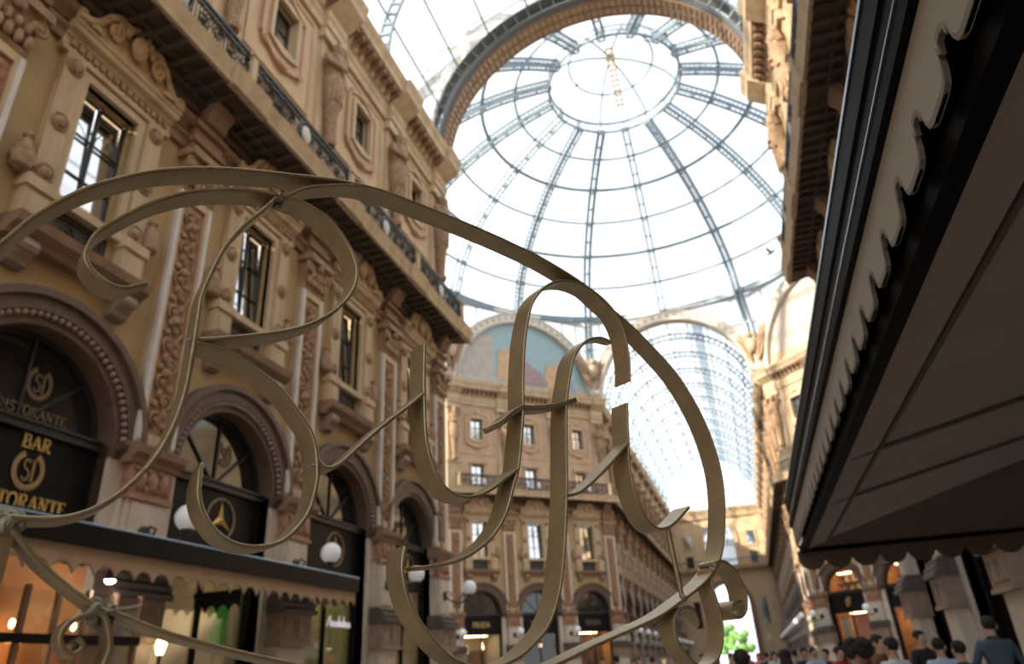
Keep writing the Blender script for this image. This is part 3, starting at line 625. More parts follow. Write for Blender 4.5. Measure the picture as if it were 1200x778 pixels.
# ------------------------------------------------------------------ octagon: lunettes, great arches, spandrels, corner brackets
glass_mat('frost_glass', (0.9, 0.92, 0.92), 0.03, 0.55)
ZS = 22.45
def great_arch(name, label, origin, rz, L, lunette, near=False):
    w = inst(name, None, None, origin, rz); tag(w, label, 'arch', kind='structure')
    c = L/2; hw = 6.78 if near else 6.30; ho = 7.12 if near else 6.98
    sub = MB(); frame_arch(sub, c, ho, ZS, 0, L, ZS, 29.75, 0.05, 0)
    obj('spandrel_pane', sub, 'roof_glass' if near else 'frost_glass', w)
    s2 = MB()
    s2.bar((0, 0.05, 29.75), (L, 0.05, 29.75), 0.25, 0.3)
    for k in range(1, 10):
        u = L*k/10; z = ZS+math.sqrt(max(0, ho*ho-(u-c)**2))
        if abs(u-c) > 3.0: s2.bar((u, 0.05, z), (u, 0.05, 29.75), 0.12, 0.12)
    for zz in (27.2,):
        x = math.sqrt(ho*ho-(zz-ZS)**2)
        s2.bar((0, 0.05, zz), (c-x, 0.05, zz), 0.1, 0.1); s2.bar((c+x, 0.05, zz), (L, 0.05, zz), 0.1, 0.1)
    obj('spandrel_frame', s2, 'white_frame', w)
    if near:
        a = MB().ring_y(arc(c, ZS, hw, 0, PI, 56), arc(c, ZS, hw+0.10, 0, PI, 56), -0.30, 0.55, closed=False); obj('inner_band', a, 'arch_tan', w)
        a = MB()
        for y in (-0.34, 0.12, 0.58): a.ring_y(arc(c, ZS, hw-0.05, 0, PI, 56), arc(c, ZS, hw+0.06, 0, PI, 56), y-0.04, y+0.04, closed=False)
        for k in range(71):
            t = PI*k/70; d = Vector((math.cos(t), 0, math.sin(t))); p = Vector((c, 0, ZS))
            a.bar(p+d*(hw-0.01)+Vector((0, -0.36, 0)), p+d*(hw-0.01)+Vector((0, 0.60, 0)), 0.07, 0.08, up=d)
        obj('rivet_rib', a, 'trim_brown', w)
        a = MB().ring_y(arc(c, ZS, hw+0.02, 0, PI, 56), arc(c, ZS, hw+0.22, 0, PI, 56), 0.62, 0.74, closed=False)
        for r in (hw+0.05, hw+0.40): a.ring_y(arc(c, ZS, r, 0, PI, 56), arc(c, ZS, r+0.06, 0, PI, 56), 0.60, 0.95 if r < hw+0.2 else 1.3, closed=False)
        for k in range(36):
            t = PI*k/35; d = Vector((math.cos(t), 0, math.sin(t))); p = Vector((c, 0, ZS)); a.bar(p+d*(hw+0.05)+Vector((0, 0.85, 0)), p+d*(hw+0.45)+Vector((0, 1.2, 0)), 0.07, 0.07, up=(0, 1, 0))
        obj('steel_rib', a, 'arch_steel', w)
    else:
        a = MB().ring_y(arc(c, ZS, hw, 0, PI, 40), arc(c, ZS, ho, 0, PI, 40), -0.35, 0.5, closed=False); obj('arch_band', a, 'white_frame', w)
        a = MB().ring_y(arc(c, ZS, hw-0.12, 0, PI, 40), arc(c, ZS, hw+0.05, 0, PI, 40), -0.45, 0.5, closed=False); a.ring_y(arc(c, ZS, ho-0.06, 0, PI, 40), arc(c, ZS, ho+0.08, 0, PI, 40), -0.42, 0.5, closed=False); obj('arch_moulding', a, 'pale_stone', w)
        a = MB()
        for k in range(32):
            t = PI*(k+0.5)/32; a.ball((c+6.65*math.cos(t), -0.36, ZS+6.65*math.sin(t)), (0.16, 0.06, 0.16), 8, 4)
        obj('arch_rosette', a, 'trim', w)
    if lunette:
        r = hw-0.05
        lw = obj('mosaic_lunette', MB().poly_y(arc(c, ZS, r, 0, PI, 40), -0.02, 0.05), 'mosaic_sky' if lunette == 1 else 'mosaic_wall', w)
        def patch(nm, P, mt, y=-0.03): obj(nm, MB().poly_y([(c+x, ZS+z) for x, z in P], y, y+0.03), mt, lw)
        g = 'mosaic_ground' if lunette == 1 else 'mosaic_ochre'
        patch('ground_band', [(-6.0, 0.02), (6.0, 0.02), (5.9, 1.1), (4.0, 1.3), (1.5, 0.9), (-1, 1.2), (-3, 1.0), (-5.9, 1.2)], g, -0.05)
        if lunette == 1:
            patch('building_patch', [(-6.15, 0.9), (-2.9, 0.8), (-2.9, 4.6), (-3.4, 4.9), (-4.4, 4.3), (-5.4, 3.0)], 'mosaic_wall', -0.06)
            patch('figure_patch', [(-2.6, 0.8), (-0.9, 0.7), (-0.7, 2.6), (-0.9, 3.6), (-0.55, 4.2), (-0.8, 4.6), (-1.1, 4.3), (-1.3, 3.7), (-2.4, 3.5)], 'mosaic_ochre', -0.09)
            patch('figure_patch', [(-0.9, 0.7), (2.0, 0.7), (1.6, 1.9), (0.8, 2.3), (-0.2, 3.0), (-0.8, 3.1)], 'mosaic_mauve', -0.12)
            patch('figure_patch', [(2.2, 0.6), (3.4, 0.6), (3.5, 2.0), (3.0, 3.2), (2.6, 2.6), (2.2, 2.9), (1.9, 1.6)], 'mosaic_ochre', -0.10)
            patch('figure_patch', [(3.4, 0.5), (5.0, 0.5), (4.5, 1.6), (3.8, 1.9)], 'mosaic_blue', -0.11)
        else:
            patch('figure_patch', [(-1.0, 0.8), (1.1, 0.8), (0.8, 2.3), (0.2, 3.4), (-0.2, 3.5), (-0.8, 2.4)], 'mosaic_wall', -0.08)
            patch('figure_patch', [(-3.4, 0.8), (-2.1, 0.8), (-2.3, 2.2), (-2.9, 2.8)], 'mosaic_ground', -0.08)
    return w
great_arch('wall_lunette_left', 'white arch band around the blue sky mosaic lunette', (AX-AP, YC+HW, 0), PI/4, SD, 1)
great_arch('wall_lunette_right', 'white arch band around the pale sunlit lunette', (XR, Y1, 0), -PI/4, SD, 2)
great_arch('wall_arch_far', 'white great arch opening into the far glass vault', (XL, Y1, 0), 0, 2*HW, 0)
great_arch('wall_arch_near', 'riveted steel and tan arch at the near edge of the dome', (XR, Y0, 0), PI, 2*HW, 0, near=True)
great_arch('wall_arch_left', 'white great arch of the left side arm', (AX-AP, YC-HW, 0), PI/2, 2*HW, 0)
great_arch('wall_arch_right', 'white great arch of the right side arm', (AX+AP, YC+HW, 0), -PI/2, 2*HW, 0)
# corner brackets with spread wings
m = MB(); m.prof([(0.2, 22.5), (-0.45, 22.5), (-0.6, 22.75), (-0.35, 23.2), (-0.5, 24.2), (-0.9, 25.4), (-0.95, 25.9), (0.2, 26.0)], -0.45, 0.45)
m.ball((0, -0.75, 24.9), (0.45, 0.4, 0.7), 10, 7); m.ball((0, -0.95, 25.7), (0.25, 0.28, 0.3), 8, 6)
brm = m.mesh('bracket', 'arch_tan', True)
m = MB()
for s in (-1, 1):
    m.poly_y([(s*x, z) for x, z in ((0.25, 23.4), (0.7, 24.0), (1.2, 25.2), (1.9, 26.9), (1.35, 26.6), (0.9, 26.2), (0.55, 25.4), (0.2, 25.0))], -0.75, -0.55)
    for k in range(5): m.tube([(s*(0.4+0.08*k), -0.76, 24.0+0.3*k), (s*(0.75+0.25*k), -0.78, 24.9+0.42*k)], 0.09, 5)
wgm = m.mesh('wing', 'ornament')
br_root = inst('wall_corner_brackets', None); tag(br_root, 'carved winged corner brackets carrying the dome ribs', 'bracket', kind='structure')
for k in range(8):
    a = PI/8+k*PI/4; R = math.hypot(HW, AP)-0.1
    if k in (3, 4): continue
    b = inst('corner_bracket', brm, br_root, (AX+R*math.sin(a), YC+R*math.cos(a), 0), -a); inst('wing', wgm, b)

# ------------------------------------------------------------------ dome
DPF = [(17.2, 29.85), (16.4, 32.5), (14.8, 34.9), (12.6, 37.0), (10.1, 38.7), (7.6, 39.95), (5.0, 40.9)]
def fine_profile(n=4):
    out = []
    P = DPF
    for i in range(len(P)-1):
        p0 = P[max(i-1, 0)]; p1 = P[i]; p2 = P[i+1]; p3 = P[min(i+2, len(P)-1)]
        for k in range(n):
            t = k/n
            out.append(tuple(0.5*(2*p1[j]+(p2[j]-p0[j])*t+(2*p0[j]-5*p1[j]+4*p2[j]-p3[j])*t*t+(3*p1[j]-p0[j]-3*p2[j]+p3[j])*t**3) for j in (0, 1)))
    out.append(P[-1]); return out
FPF = fine_profile()
dome = inst('ceiling', None, None, (AX, YC, 0)); tag(dome, 'great iron and glass dome over the octagon', 'dome', kind='structure')
def lattice(P, depth, wid, t, lace=1):
    m = MB(); inn = []
    for i, (r, z) in enumerate(P):
        a = P[max(i-1, 0)]; b = P[min(i+1, len(P)-1)]; d = Vector((b[0]-a[0], b[1]-a[1])).normalized(); n = Vector((d.y, -d.x))
        if n.x > 0: n = -n
        inn.append((r+n.x*depth, z+n.y*depth))
    for y in (-wid/2, wid/2):
        for i in range(len(P)-1):
            m.bar((P[i][0], y, P[i][1]), (P[i+1][0], y, P[i+1][1]), t, t, up=(0, 1, 0)); m.bar((inn[i][0], y, inn[i][1]), (inn[i+1][0], y, inn[i+1][1]), t, t, up=(0, 1, 0))
            q = 2
            for k in range(q):
                f0, f1 = k/q, (k+1)/q
                A = lambda S, f: (S[i][0]+(S[i+1][0]-S[i][0])*f, y, S[i][1]+(S[i+1][1]-S[i][1])*f)
                m.bar(A(P, f0), A(inn, f1), t*0.30, t*0.30, up=(0, 1, 0)); m.bar(A(inn, f0), A(P, f1), t*0.30, t*0.30, up=(0, 1, 0))
    for i in range(0, len(P), 2): m.bar((inn[i][0], -wid/2, inn[i][1]), (inn[i][0], wid/2, inn[i][1]), t*0.8, t*0.8)
    return m
ribm = lattice(FPF, 0.62, 0.44, 0.135).mesh('rib', 'dome_iron')
legm = lattice([(17.2, 29.85), (17.75, 28.5), (18.1, 27.2), (18.2, 26.0)], 0.4, 0.4, 0.2).mesh('rib_leg', 'dome_iron')
for k in range(16):
    a = k*PI/8; o = inst('rib', ribm, dome, (0, 0, 0), PI/2-a)
    if k % 2: inst('rib_leg', legm, o)
def circ(r, z, n=64): return [(r*math.cos(2*PI*i/n), r*math.sin(2*PI*i/n), z) for i in range(n)]
for i, (r, z) in enumerate(DPF):
    if i in (0, 6): continue
    obj('ring', MB().tube(circ(r-0.1, z), 0.11 if i % 2 else 0.16, 5, True), 'dome_iron', dome)
m = MB(); m.lathe([(17.1, 29.6), (17.1, 30.1), (17.5, 30.1), (17.5, 29.6), (17.1, 29.6)], (0, 0, 0), 64, False); obj('base_ring', m, 'dome_iron', dome)
m = MB(); n = 64
for z in (40.6, 41.5): m.tube(circ(4.9, z), 0.11, 5, True)
for i in range(64):
    a0 = 2*PI*i/64; a1 = 2*PI*(i+1)/64
    p = lambda a, z: (4.9*math.cos(a), 4.9*math.sin(a), z)
    m.bar(p(a0, 40.6), p(a1, 41.5), 0.05, 0.05); m.bar(p(a1, 40.6), p(a0, 41.5), 0.05, 0.05)
    if i % 4 == 0: m.bar(p(a0, 40.6), p(a0, 41.5), 0.14, 0.10)
obj('oculus_ring', m, 'dome_iron', dome)
CAP = [(4.9, 41.5), (4.3, 42.3), (3.2, 43.0), (1.7, 43.45), (0.0, 43.6)]
m = MB()
for k in range(8):
    a = k*PI/4+PI/8; m.tube([(r*math.cos(a), r*math.sin(a), z) for r, z in CAP], 0.085, 5)
m.tube(circ(3.2, 43.0, 48), 0.085, 5, True); obj('cap_frame', m, 'dome_iron', dome)
rings = FPF[::4]
for i in range(len(rings)-1):
    (ra, za), (rb, zb) = rings[i], rings[i+1]; am = 0
    seg = FPF[4*i:4*i+5]
    vs = []; fs = []
    for r, z in seg:
        for j in range(5):
            a = -PI/16+PI/8*j/4; vs.append((r*math.cos(a), r*math.sin(a), z+0.06))
    for p in range(4):
        for j in range(4): q = p*5+j; fs.append((q, q+1, q+6, q+5))
    me = MB().add(vs, fs).mesh('pane', 'roof_glass', True)
    for k in range(16): inst('pane', me, dome, (0, 0, 0), (k+0.5)*PI/8)
vs = []; fs = []
for r, z in CAP[:-1]:
    for j in range(4): a = -PI/8+PI/4*j/3; vs.append((r*math.cos(a), r*math.sin(a), z+0.04))
vs.append((0, 0, CAP[-1][1]))
for p in range(3):
    for j in range(3): q = p*4+j; fs.append((q, q+1, q+5, q+4))
for j in range(3): fs.append((12+j, 13+j, 16))
me = MB().add(vs, fs).mesh('cap_pane', 'roof_glass', True)
for k in range(8): inst('cap_pane', me, dome, (0, 0, 0), (k+1)*PI/4)
# tan maintenance ladder lying along the cap
m = MB(); la = on_plane(713, 57, Vector((0, 0, 1)), Vector((0, 0, 42.4)))-Vector((AX, YC, 0)); lb_ = on_plane(728, 128, Vector((0, 0, 1)), Vector((0, 0, 42.4)))-Vector((AX, YC, 0)); d = (lb_-la); sd = Vector((d.y, -d.x, 0)).normalized()*0.24
for sg in (-1, 1): m.tube([la+sd*sg, lb_+sd*sg], 0.06, 5)
for k in range(13): p = la+d*(k/12); m.bar(p-sd, p+sd, 0.16, 0.06)
obj('cap_ladder', m, 'ladder', dome)

# ------------------------------------------------------------------ glass vaults
def vault(name, label, ya, yb, ribs, nseg, panes, R=7.0, zc=22.75, rt=0.10, sec=0):
    v = inst(name, None, None, (AX, 0, zc)); tag(v, label, 'glass vault', kind='structure')
    arcp = [(R*math.cos(PI*i/nseg), R*math.sin(PI*i/nseg)) for i in range(nseg+1)]
    for y in ribs:
        m = MB(); n = 40
        for r in (R-0.05, R-0.50): m.tube([(r*math.cos(PI*i/n), y, r*math.sin(PI*i/n)) for i in range(n+1)], rt*0.7, 5)
        for i in range(0, n+1): a = PI*i/n; m.bar(((R-0.5)*math.cos(a), y, (R-0.5)*math.sin(a)), ((R-0.05)*math.cos(a), y, (R-0.05)*math.sin(a)), 0.14, 0.10, up=(0, 1, 0))
        obj('rib', m, 'dome_iron', v)
    if sec:
        m = MB(); y = ya
        while y < yb:
            m.tube([(R*math.cos(PI*i/24), y, R*math.sin(PI*i/24)) for i in range(25)], 0.035, 4); y += sec
        o = obj('glazing_bar', m, 'dome_iron', v)
    for i, (x, z) in enumerate(arcp): obj('purlin', MB().tube([(x, ya, z), (x, yb, z)], 0.055, 5), 'dome_iron', v)
    for a, b in panes:
        for i in range(nseg):
            (x0, z0), (x1, z1) = arcp[i], arcp[i+1]
            am = PI*(i+0.5)/nseg; xm, zm = R*math.cos(am), R*math.sin(am)
            obj('pane', MB().add([(x0, a, z0), (xm, a, zm), (x1, a, z1), (x0, b, z0), (xm, b, zm), (x1, b, z1)], [(0, 1, 4, 3), (1, 2, 5, 4)]), 'roof_glass', v)
    return v
vault('ceiling_vault_near', 'glass barrel vault over the near arm', -26, Y0-0.3, [Y0-6.4*k for k in (1, 2, 3, 4, 5, 6, 7)], 10, [(Y0-6.4*(k+1), Y0-6.4*k-(0.3 if k == 0 else 0)) for k in range(7)])
VF = vault('ceiling_vault_far', 'long glass barrel vault over the far arm', Y1+0.5, YE, [Y1+0.6+4.56*k for k in range(13)], 12, [(Y1+0.5, Y1+5.16)]+[(Y1+0.6+4.56*k, Y1+0.6+4.56*(k+1)) for k in range(1, 12)], sec=1.52)
glass_mat('walkway_glass', (0.42, 0.50, 0.58), 0.03, 0.1)
a0, a1 = PI*0.355, PI*0.40
obj('ridge_walkway', MB().add([(7.1*math.cos(a0), Y1+0.5, 7.1*math.sin(a0)), (7.1*math.cos(a1), Y1+0.5, 7.1*math.sin(a1)), (7.1*math.cos(a1), YE, 7.1*math.sin(a1)), (7.1*math.cos(a0), YE, 7.1*math.sin(a0))], [(0, 1, 2, 3)]), 'walkway_glass', VF)
for s, nm in ((-1, 'left'), (1, 'right')):
    m = MB(); n = 16; R = 7.0
    vs = []; fs = []
    for x in (AP+0.5, AP+25):
        for i in range(n+1): a = PI*i/n; vs.append((AX+s*x, YC+R*math.cos(a), 22.75+R*math.sin(a)))
    for i in range(n): fs.append((i, i+1, n+2+i, n+1+i))
    m.add(vs, fs); o = obj('ceiling_vault_'+nm, m, 'roof_glass'); tag(o, 'glass barrel vault over the %s side arm' % nm, 'glass vault', kind='structure')

# ------------------------------------------------------------------ beyond the portal
o = obj('piazza_paving', MB().box(-60, 60, YE+1.2, YE+160, -0.3, -0.02), 'paving'); tag(o, 'bright open paving beyond the portal', 'paving', kind='structure')
def tree(x, y, h, label):
    t = thing('tree', label, 'tree', (x, y, 0), 0)
    obj('trunk', MB().tube([(0, 0, 0), (0.1, 0, h*0.35), (0, 0.1, h*0.6)], [0.3, 0.22, 0.12], 8), 'bark', t)
    m = MB(); rnd = random.Random(int(x*10))
    for k in range(26):
        a = rnd.uniform(0, 2*PI); r = rnd.uniform(0, h*0.27); z = h*(0.42+0.5*rnd.random())
        m.ball((r*math.cos(a), r*math.sin(a), z), (h*0.11, h*0.11, h*0.09), 7, 5)
    obj('crown', m, 'leaf', t, True)
tree(-2.4, YE+30, 6.5, 'small green tree seen through the portal, nearer its middle'); tree(-5.6, YE+38, 8.0, 'taller green tree seen through the portal beside its jamb')

# ------------------------------------------------------------------ lettering (strokes with thick and thin, serifed)
def _arc(cx, cz, rx, rz, a0, a1, n=10): return [(cx+rx*math.cos(math.radians(a0+(a1-a0)*i/n)), cz+rz*math.sin(math.radians(a0+(a1-a0)*i/n))) for i in range(n+1)]
TK, TN = 0.17, 0.07
def S(pts, w): return (pts, w)
def serif(x, z): return S([(x-0.15, z), (x+0.15, z)], 0.06)
GL = {
 'I': (0.40, [S([(0.2, 0), (0.2, 1)], TK), serif(0.2, 0.03), serif(0.2, 0.97)]),
 'L': (0.62, [S([(0.18, 0), (0.18, 1)], TK), serif(0.18, 0.97), S([(0.05, 0.04), (0.58, 0.04), (0.58, 0.2)], TN)]),
 'T': (0.72, [S([(0.36, 0), (0.36, 1)], TK), serif(0.36, 0.03), S([(0.04, 0.78), (0.04, 0.96), (0.68, 0.96), (0.68, 0.78)], TN)]),
 'E': (0.66, [S([(0.18, 0), (0.18, 1)], TK), S([(0.05, 0.04), (0.6, 0.04), (0.6, 0.22)], TN), S([(0.18, 0.52), (0.48, 0.52)], TN), S([(0.05, 0.96), (0.58, 0.96), (0.58, 0.80)], TN)]),
 'B': (0.72, [S([(0.18, 0), (0.18, 1)], TK), S([(0.05, 0.96), (0.38, 0.96)]+_arc(0.38, 0.75, 0.2, 0.21, 90, -90)+[(0.18, 0.54)], 0.10), S([(0.2, 0.52), (0.40, 0.52)]+_arc(0.40, 0.28, 0.24, 0.24, 90, -90)+[(0.05, 0.04)], 0.11)]),
 'P': (0.68, [S([(0.18, 0), (0.18, 1)], TK), serif(0.18, 0.03), S([(0.05, 0.96), (0.38, 0.96)]+_arc(0.38, 0.72, 0.22, 0.24, 90, -90)+[(0.18, 0.48)], 0.11)]),
 'R': (0.76, [S([(0.18, 0), (0.18, 1)], TK), serif(0.18, 0.03), S([(0.05, 0.96), (0.38, 0.96)]+_arc(0.38, 0.74, 0.22, 0.22, 90, -90)+[(0.18, 0.52)], 0.11), S([(0.36, 0.52), (0.58, 0.1), (0.74, 0.03)], 0.14)]),
 'D': (0.80, [S([(0.18, 0), (0.18, 1)], TK), S([(0.05, 0.96), (0.34, 0.96)]+_arc(0.34, 0.5, 0.38, 0.46, 90, -90)+[(0.05, 0.04)], 0.11)]),
 'A': (0.78, [S([(0.10, 0.02), (0.38, 1.0)], TN), S([(0.38, 1.0), (0.68, 0.02)], TK), S([(0.2, 0.34), (0.56, 0.34)], TN), serif(0.10, 0.03), serif(0.68, 0.03)]),
 'V': (0.78, [S([(0.12, 0.98), (0.40, 0.0)], TK), S([(0.40, 0.0), (0.68, 0.98)], TN), serif(0.12, 0.97), serif(0.68, 0.97)]),
 'N': (0.84, [S([(0.16, 0), (0.16, 1)], TN), S([(0.14, 1), (0.68, 0)], TK), S([(0.68, 0), (0.68, 1)], TN), serif(0.16, 0.03), serif(0.68, 0.97), serif(0.12, 0.97)]),
 'O': (0.82, [S(_arc(0.41, 0.5, 0.33, 0.46, 0, 360, 20), 0.13)]),
 'S': (0.62, [S(_arc(0.31, 0.73, 0.21, 0.23, 20, 220, 10)+_arc(0.31, 0.28, 0.24, 0.25, 80, -160, 12), 0.12)]),
}
def ribbon(mb, P, w, y0, y1):
    n = len(P); A = []; B = []
    for i in range(n):
        a = P[max(i-1, 0)]; b = P[min(i+1, n-1)]; dx, dz = b[0]-a[0], b[1]-a[1]; l = math.hypot(dx, dz) or 1
        nx, nz = -dz/l*w/2, dx/l*w/2; A.append((P[i][0]+nx, P[i][1]+nz)); B.append((P[i][0]-nx, P[i][1]-nz))
    mb.ring_y(A, B, y0, y1, closed=False)
def text_width(t, h): return sum(GL[c][0] for c in t)*h*1.02
def letters(t, parent, cx, z, h, mt, y=0.0, sx=1.0, wm=1.0):
    x = cx-text_width(t, h)*sx/2
    for c in t:
        mb = MB()
        for P, w in GL[c][1]: ribbon(mb, [(px*h*sx, pz*h) for px, pz in P], w*h*wm, -0.015, 0.01)
        obj('letter_'+c.lower(), mb, mt, parent, False, (x, y, z)); x += GL[c][0]*h*1.02*sx
def wreath(parent, cx, z, rx, rz, mt, y=0.0):
    mb = MB()
    for s in (-1, 1):
        for k in range(13):
            a = -PI/2+s*(0.12+k*0.205); px, pz = rx*math.cos(a), rz*math.sin(a)
            mb.ball((px*0.92, 0, pz*0.92), (0.030*rx/0.3, 0.012, 0.042*rz/0.35), 6, 4); mb.ball((px*1.10, 0, pz*1.10), (0.028*rx/0.3, 0.012, 0.040*rz/0.35), 6, 4)
        mb.tube([(rx*math.cos(-PI/2+s*t*0.26), 0, rz*math.sin(-PI/2+s*t*0.26)) for t in range(11)], 0.012, 4)
    obj('laurel_wreath', mb, mt, parent, False, (cx, y, z))
def on_wall(w, u, d, z): return Vector(w.location)+Matrix.Rotation(w.rotation_euler.z, 3, 'Z') @ Vector((u, d, z))
def sign_thing(w, u, d, z, label): return thing('shop_sign', label, 'sign', on_wall(w, u, d, z), w.rotation_euler.z)

c1 = NB[1]+0.36
s = sign_thing(WL, c1, 0.205, 4.06, 'gold BAR RISTORANTE lettering with laurel wreath on black shop fascia')
letters('BAR', s, 0.0, 0.98, 0.22, 'gold'); wreath(s, -0.03, 0.655, 0.235, 0.265, 'gold_mid'); letters('SI', s, -0.03, 0.48, 0.35, 'gold_mid', 0, 0.62, 0.5); letters('RISTORANTE', s, -0.04, 0.06, 0.235, 'gold', 0, 0.92)
for i, lab in ((1, 'faint gilt wreath and RISTORANTE letters on the arched pane above the gold BAR sign'), (2, 'faint gilt wreath on the arched pane above the first three-pointed star')):
    s = sign_thing(WL, NB[i]+0.25, 0.325, 5.5, lab); wreath(s, 0, 0.63, 0.20, 0.24, 'gold_dim'); letters('SI', s, 0, 0.47, 0.32, 'gold_dim', 0, 0.62, 0.55)
    if i == 1: letters('RISTORANTE', s, 0, 0.06, 0.17, 'gold_dim')
def star_sign(u, label):
    s = sign_thing(WL, u+0.22, 0.20, 4.72, label)
    obj('ring', MB().tube([(0.42*math.cos(t), 0, 0.42*math.sin(t)) for t in [2*PI*k/32 for k in range(32)]], 0.028, 6, True), 'gold_dim', s, True)
    mb = MB()
    for k in range(3):
        a = PI/2+k*2*PI/3; p = (0.40*math.cos(a), 0.40*math.sin(a)); q = (0.085*math.cos(a+PI/3), 0.085*math.sin(a+PI/3)); r = (0.085*math.cos(a-PI/3), 0.085*math.sin(a-PI/3))
        vs = [(0, -0.05, 0), (p[0], 0, p[1]), (q[0], 0, q[1]), (r[0], 0, r[1]), (0, 0.01, 0)]; mb.add(vs, [(0, 1, 2), (0, 3, 1), (4, 2, 1), (4, 1, 3)])
    obj('star', mb, 'gold', s)
star_sign(NB[2], 'gold three-pointed star in a ring on the fascia beside the gold BAR sign'); star_sign(NB[3], 'gold three-pointed star in a ring behind the middle globe lamp'); star_sign(NB[4], 'gold three-pointed star in a ring on the fascia next to the octagon corner')
for i, lab in ((0, 'small gold letters on black fascia beside the near edge of the octagon wall'), (1, 'small gold letters on black fascia in the middle bay of the octagon wall'), (2, 'dim gold letters on black fascia next to the far arm corner')):
    s = sign_thing(WDL, DB[i], 0.20, 4.55, lab); letters('PRADA', s, 0, 0, 0.34, 'gold' if i < 2 else 'gold_dim')
for i in range(2):
    s = sign_thing(WDR, DB[i], 0.20, 4.5, ['small pale monogram on black fascia over the salmon lit shop', 'small pale monogram on black fascia over the neighbouring lit shop'][i]); letters('L', s, -0.10, -0.05, 0.45, 'gold', 0, 0.8); letters('V', s, 0.08, 0.08, 0.45, 'gold', -0.01, 0.8)
# white script sign under the left awning, one flowing line
s = sign_thing(WL, 15.35, -0.62, 2.72, 'small white glowing script sign hanging under the cream awning end')
mb = MB(); pts = [(0.0, 0.02), (0.08, 0.17), (0.12, 0.24), (0.17, 0.02)]; x = 0.17
for k in range(16): pts += [(x+0.03, 0.12 if k not in (6, 10) else 0.25), (x+0.055, 0.02)]; x += 0.055
ribbon(mb, pts, 0.035, -0.01, 0.01); obj('script_lettering', mb, 'white_sign', s); [obj('hanger', MB().bar((x, 0, 0.1), (x, 0, 0.45), 0.01, 0.01), 'iron', s) for x in (0.1, 0.95)]

# ------------------------------------------------------------------ globe lamps on the pilasters
m = MB(); m.ball((0, -1.20, 4.18), 0.225, 16, 10); glob = m.mesh('globe', 'lamp_globe', True)
m = MB(); m.lathe([(0.16, -0.02), (0.16, 0.02), (0.10, 0.05)], (0, 0, 0), 12); plate = MB().add([(x, -0.30-z, 3.98+y) for x, y, z in m.v], m.f)
plate.tube([(0, -0.30, 3.98), (0, -0.55, 3.80), (0, -0.85, 3.72), (0, -1.10, 3.80), (0, -1.20, 3.95)], 0.03, 6)
plate.lathe([(0.05, 3.90), (0.12, 3.95), (0.10, 4.0)], (0, -1.20, 0), 10); plate.tube([(0, -0.32, 3.98), (0, -0.42, 4.12), (0, -0.55, 4.05), (0, -0.50, 3.95)], 0.022, 5)
brk = plate.mesh('bracket', 'iron', True)
def globe_lamp(w, u, label, group=None):
    t = thing('globe_lamp', label, 'lamp', on_wall(w, u, 0, 0), w.rotation_euler.z, group); inst('globe', glob, t); inst('bracket', brk, t)
globe_lamp(WL, 9.85, 'white globe lamp between the gold BAR sign and the first star sign'); globe_lamp(WL, 14.4, 'white globe lamp in front of the second star sign ring'); globe_lamp(WL, 18.95, 'white globe lamp on the pilaster before the last star sign'); globe_lamp(WL, 23.12, 'white globe lamp at the octagon corner of the shaded wall')
for y, t in zip(NP[3:], ('white globe lamp on the second pilaster back from the octagon behind the canopy', 'white globe lamp on the pilaster next to the magenta banner behind the canopy', 'white globe lamp at the octagon corner of the wall behind the canopy')): globe_lamp(WR, -y, t, 'globe lamps behind the canopy')
for u, t in zip(DP, ('white globe lamp at the side arm corner under the blue mosaic', 'white globe lamp between the first two gold-lettered octagon shops', 'white globe lamp between the last two gold-lettered octagon shops', 'white globe lamp at the far arm corner under the blue mosaic')): globe_lamp(WDL, u, t, 'globe lamps under the blue mosaic')
for u, t in zip(DP, ('white globe lamp at the far arm corner beside the salmon lit shop', 'white globe lamp between the salmon lit shop and its orange neighbour', 'white globe lamp beyond the orange neighbour of the salmon lit shop', 'white globe lamp at the side arm corner of the sunlit octagon wall')): globe_lamp(WDR, u, t, 'globe lamps by the salmon lit shop')
ORD = 'first second third fourth fifth sixth seventh eighth ninth tenth eleventh twelfth thirteenth'.split()
for y, n in zip(FP, ORD): globe_lamp(WFL, y, '%s white globe lamp from the octagon along the shaded far arm wall' % n, 'globe lamps of the shaded far wall')
for y, n in zip(FP, ORD): globe_lamp(WFR, -y, '%s white globe lamp from the octagon along the sunlit far arm wall' % n, 'globe lamps of the sunlit far wall')

# ------------------------------------------------------------------ scalloped valances
def scallop(x0, x1, ztop, zbot, period, depth, kind=0):
    """outline (x,z) of a hanging valance between x0 and x1"""
    P = [(x0, ztop)]; n = max(1, round((x1-x0)/period)); p = (x1-x0)/n; low = []
    for k in range(n):
        a = x0+k*p
        if kind == 0: seg = [(0, 1), (0.10, 0.55), (0.25, 0.18), (0.5, 0.0), (0.75, 0.18), (0.90, 0.55)]
        elif kind == 2: seg = [(0, 0.0), (0.10, 0.45), (0.25, 0.85), (0.42, 1.0), (0.58, 1.0), (0.75, 0.85), (0.90, 0.45)]
        else: seg = [(0, 1.0), (0.08, 0.95), (0.105, 0.66), (0.14, 0.80), (0.17, 0.36), (0.22, 0.10), (0.32, 0.0), (0.68, 0.0), (0.78, 0.10), (0.83, 0.36), (0.86, 0.80), (0.895, 0.66), (0.92, 0.95)]
        for t, d in seg: low.append((a+t*p, zbot+d*depth))
    low.append((x1, zbot+depth))
    return P, low
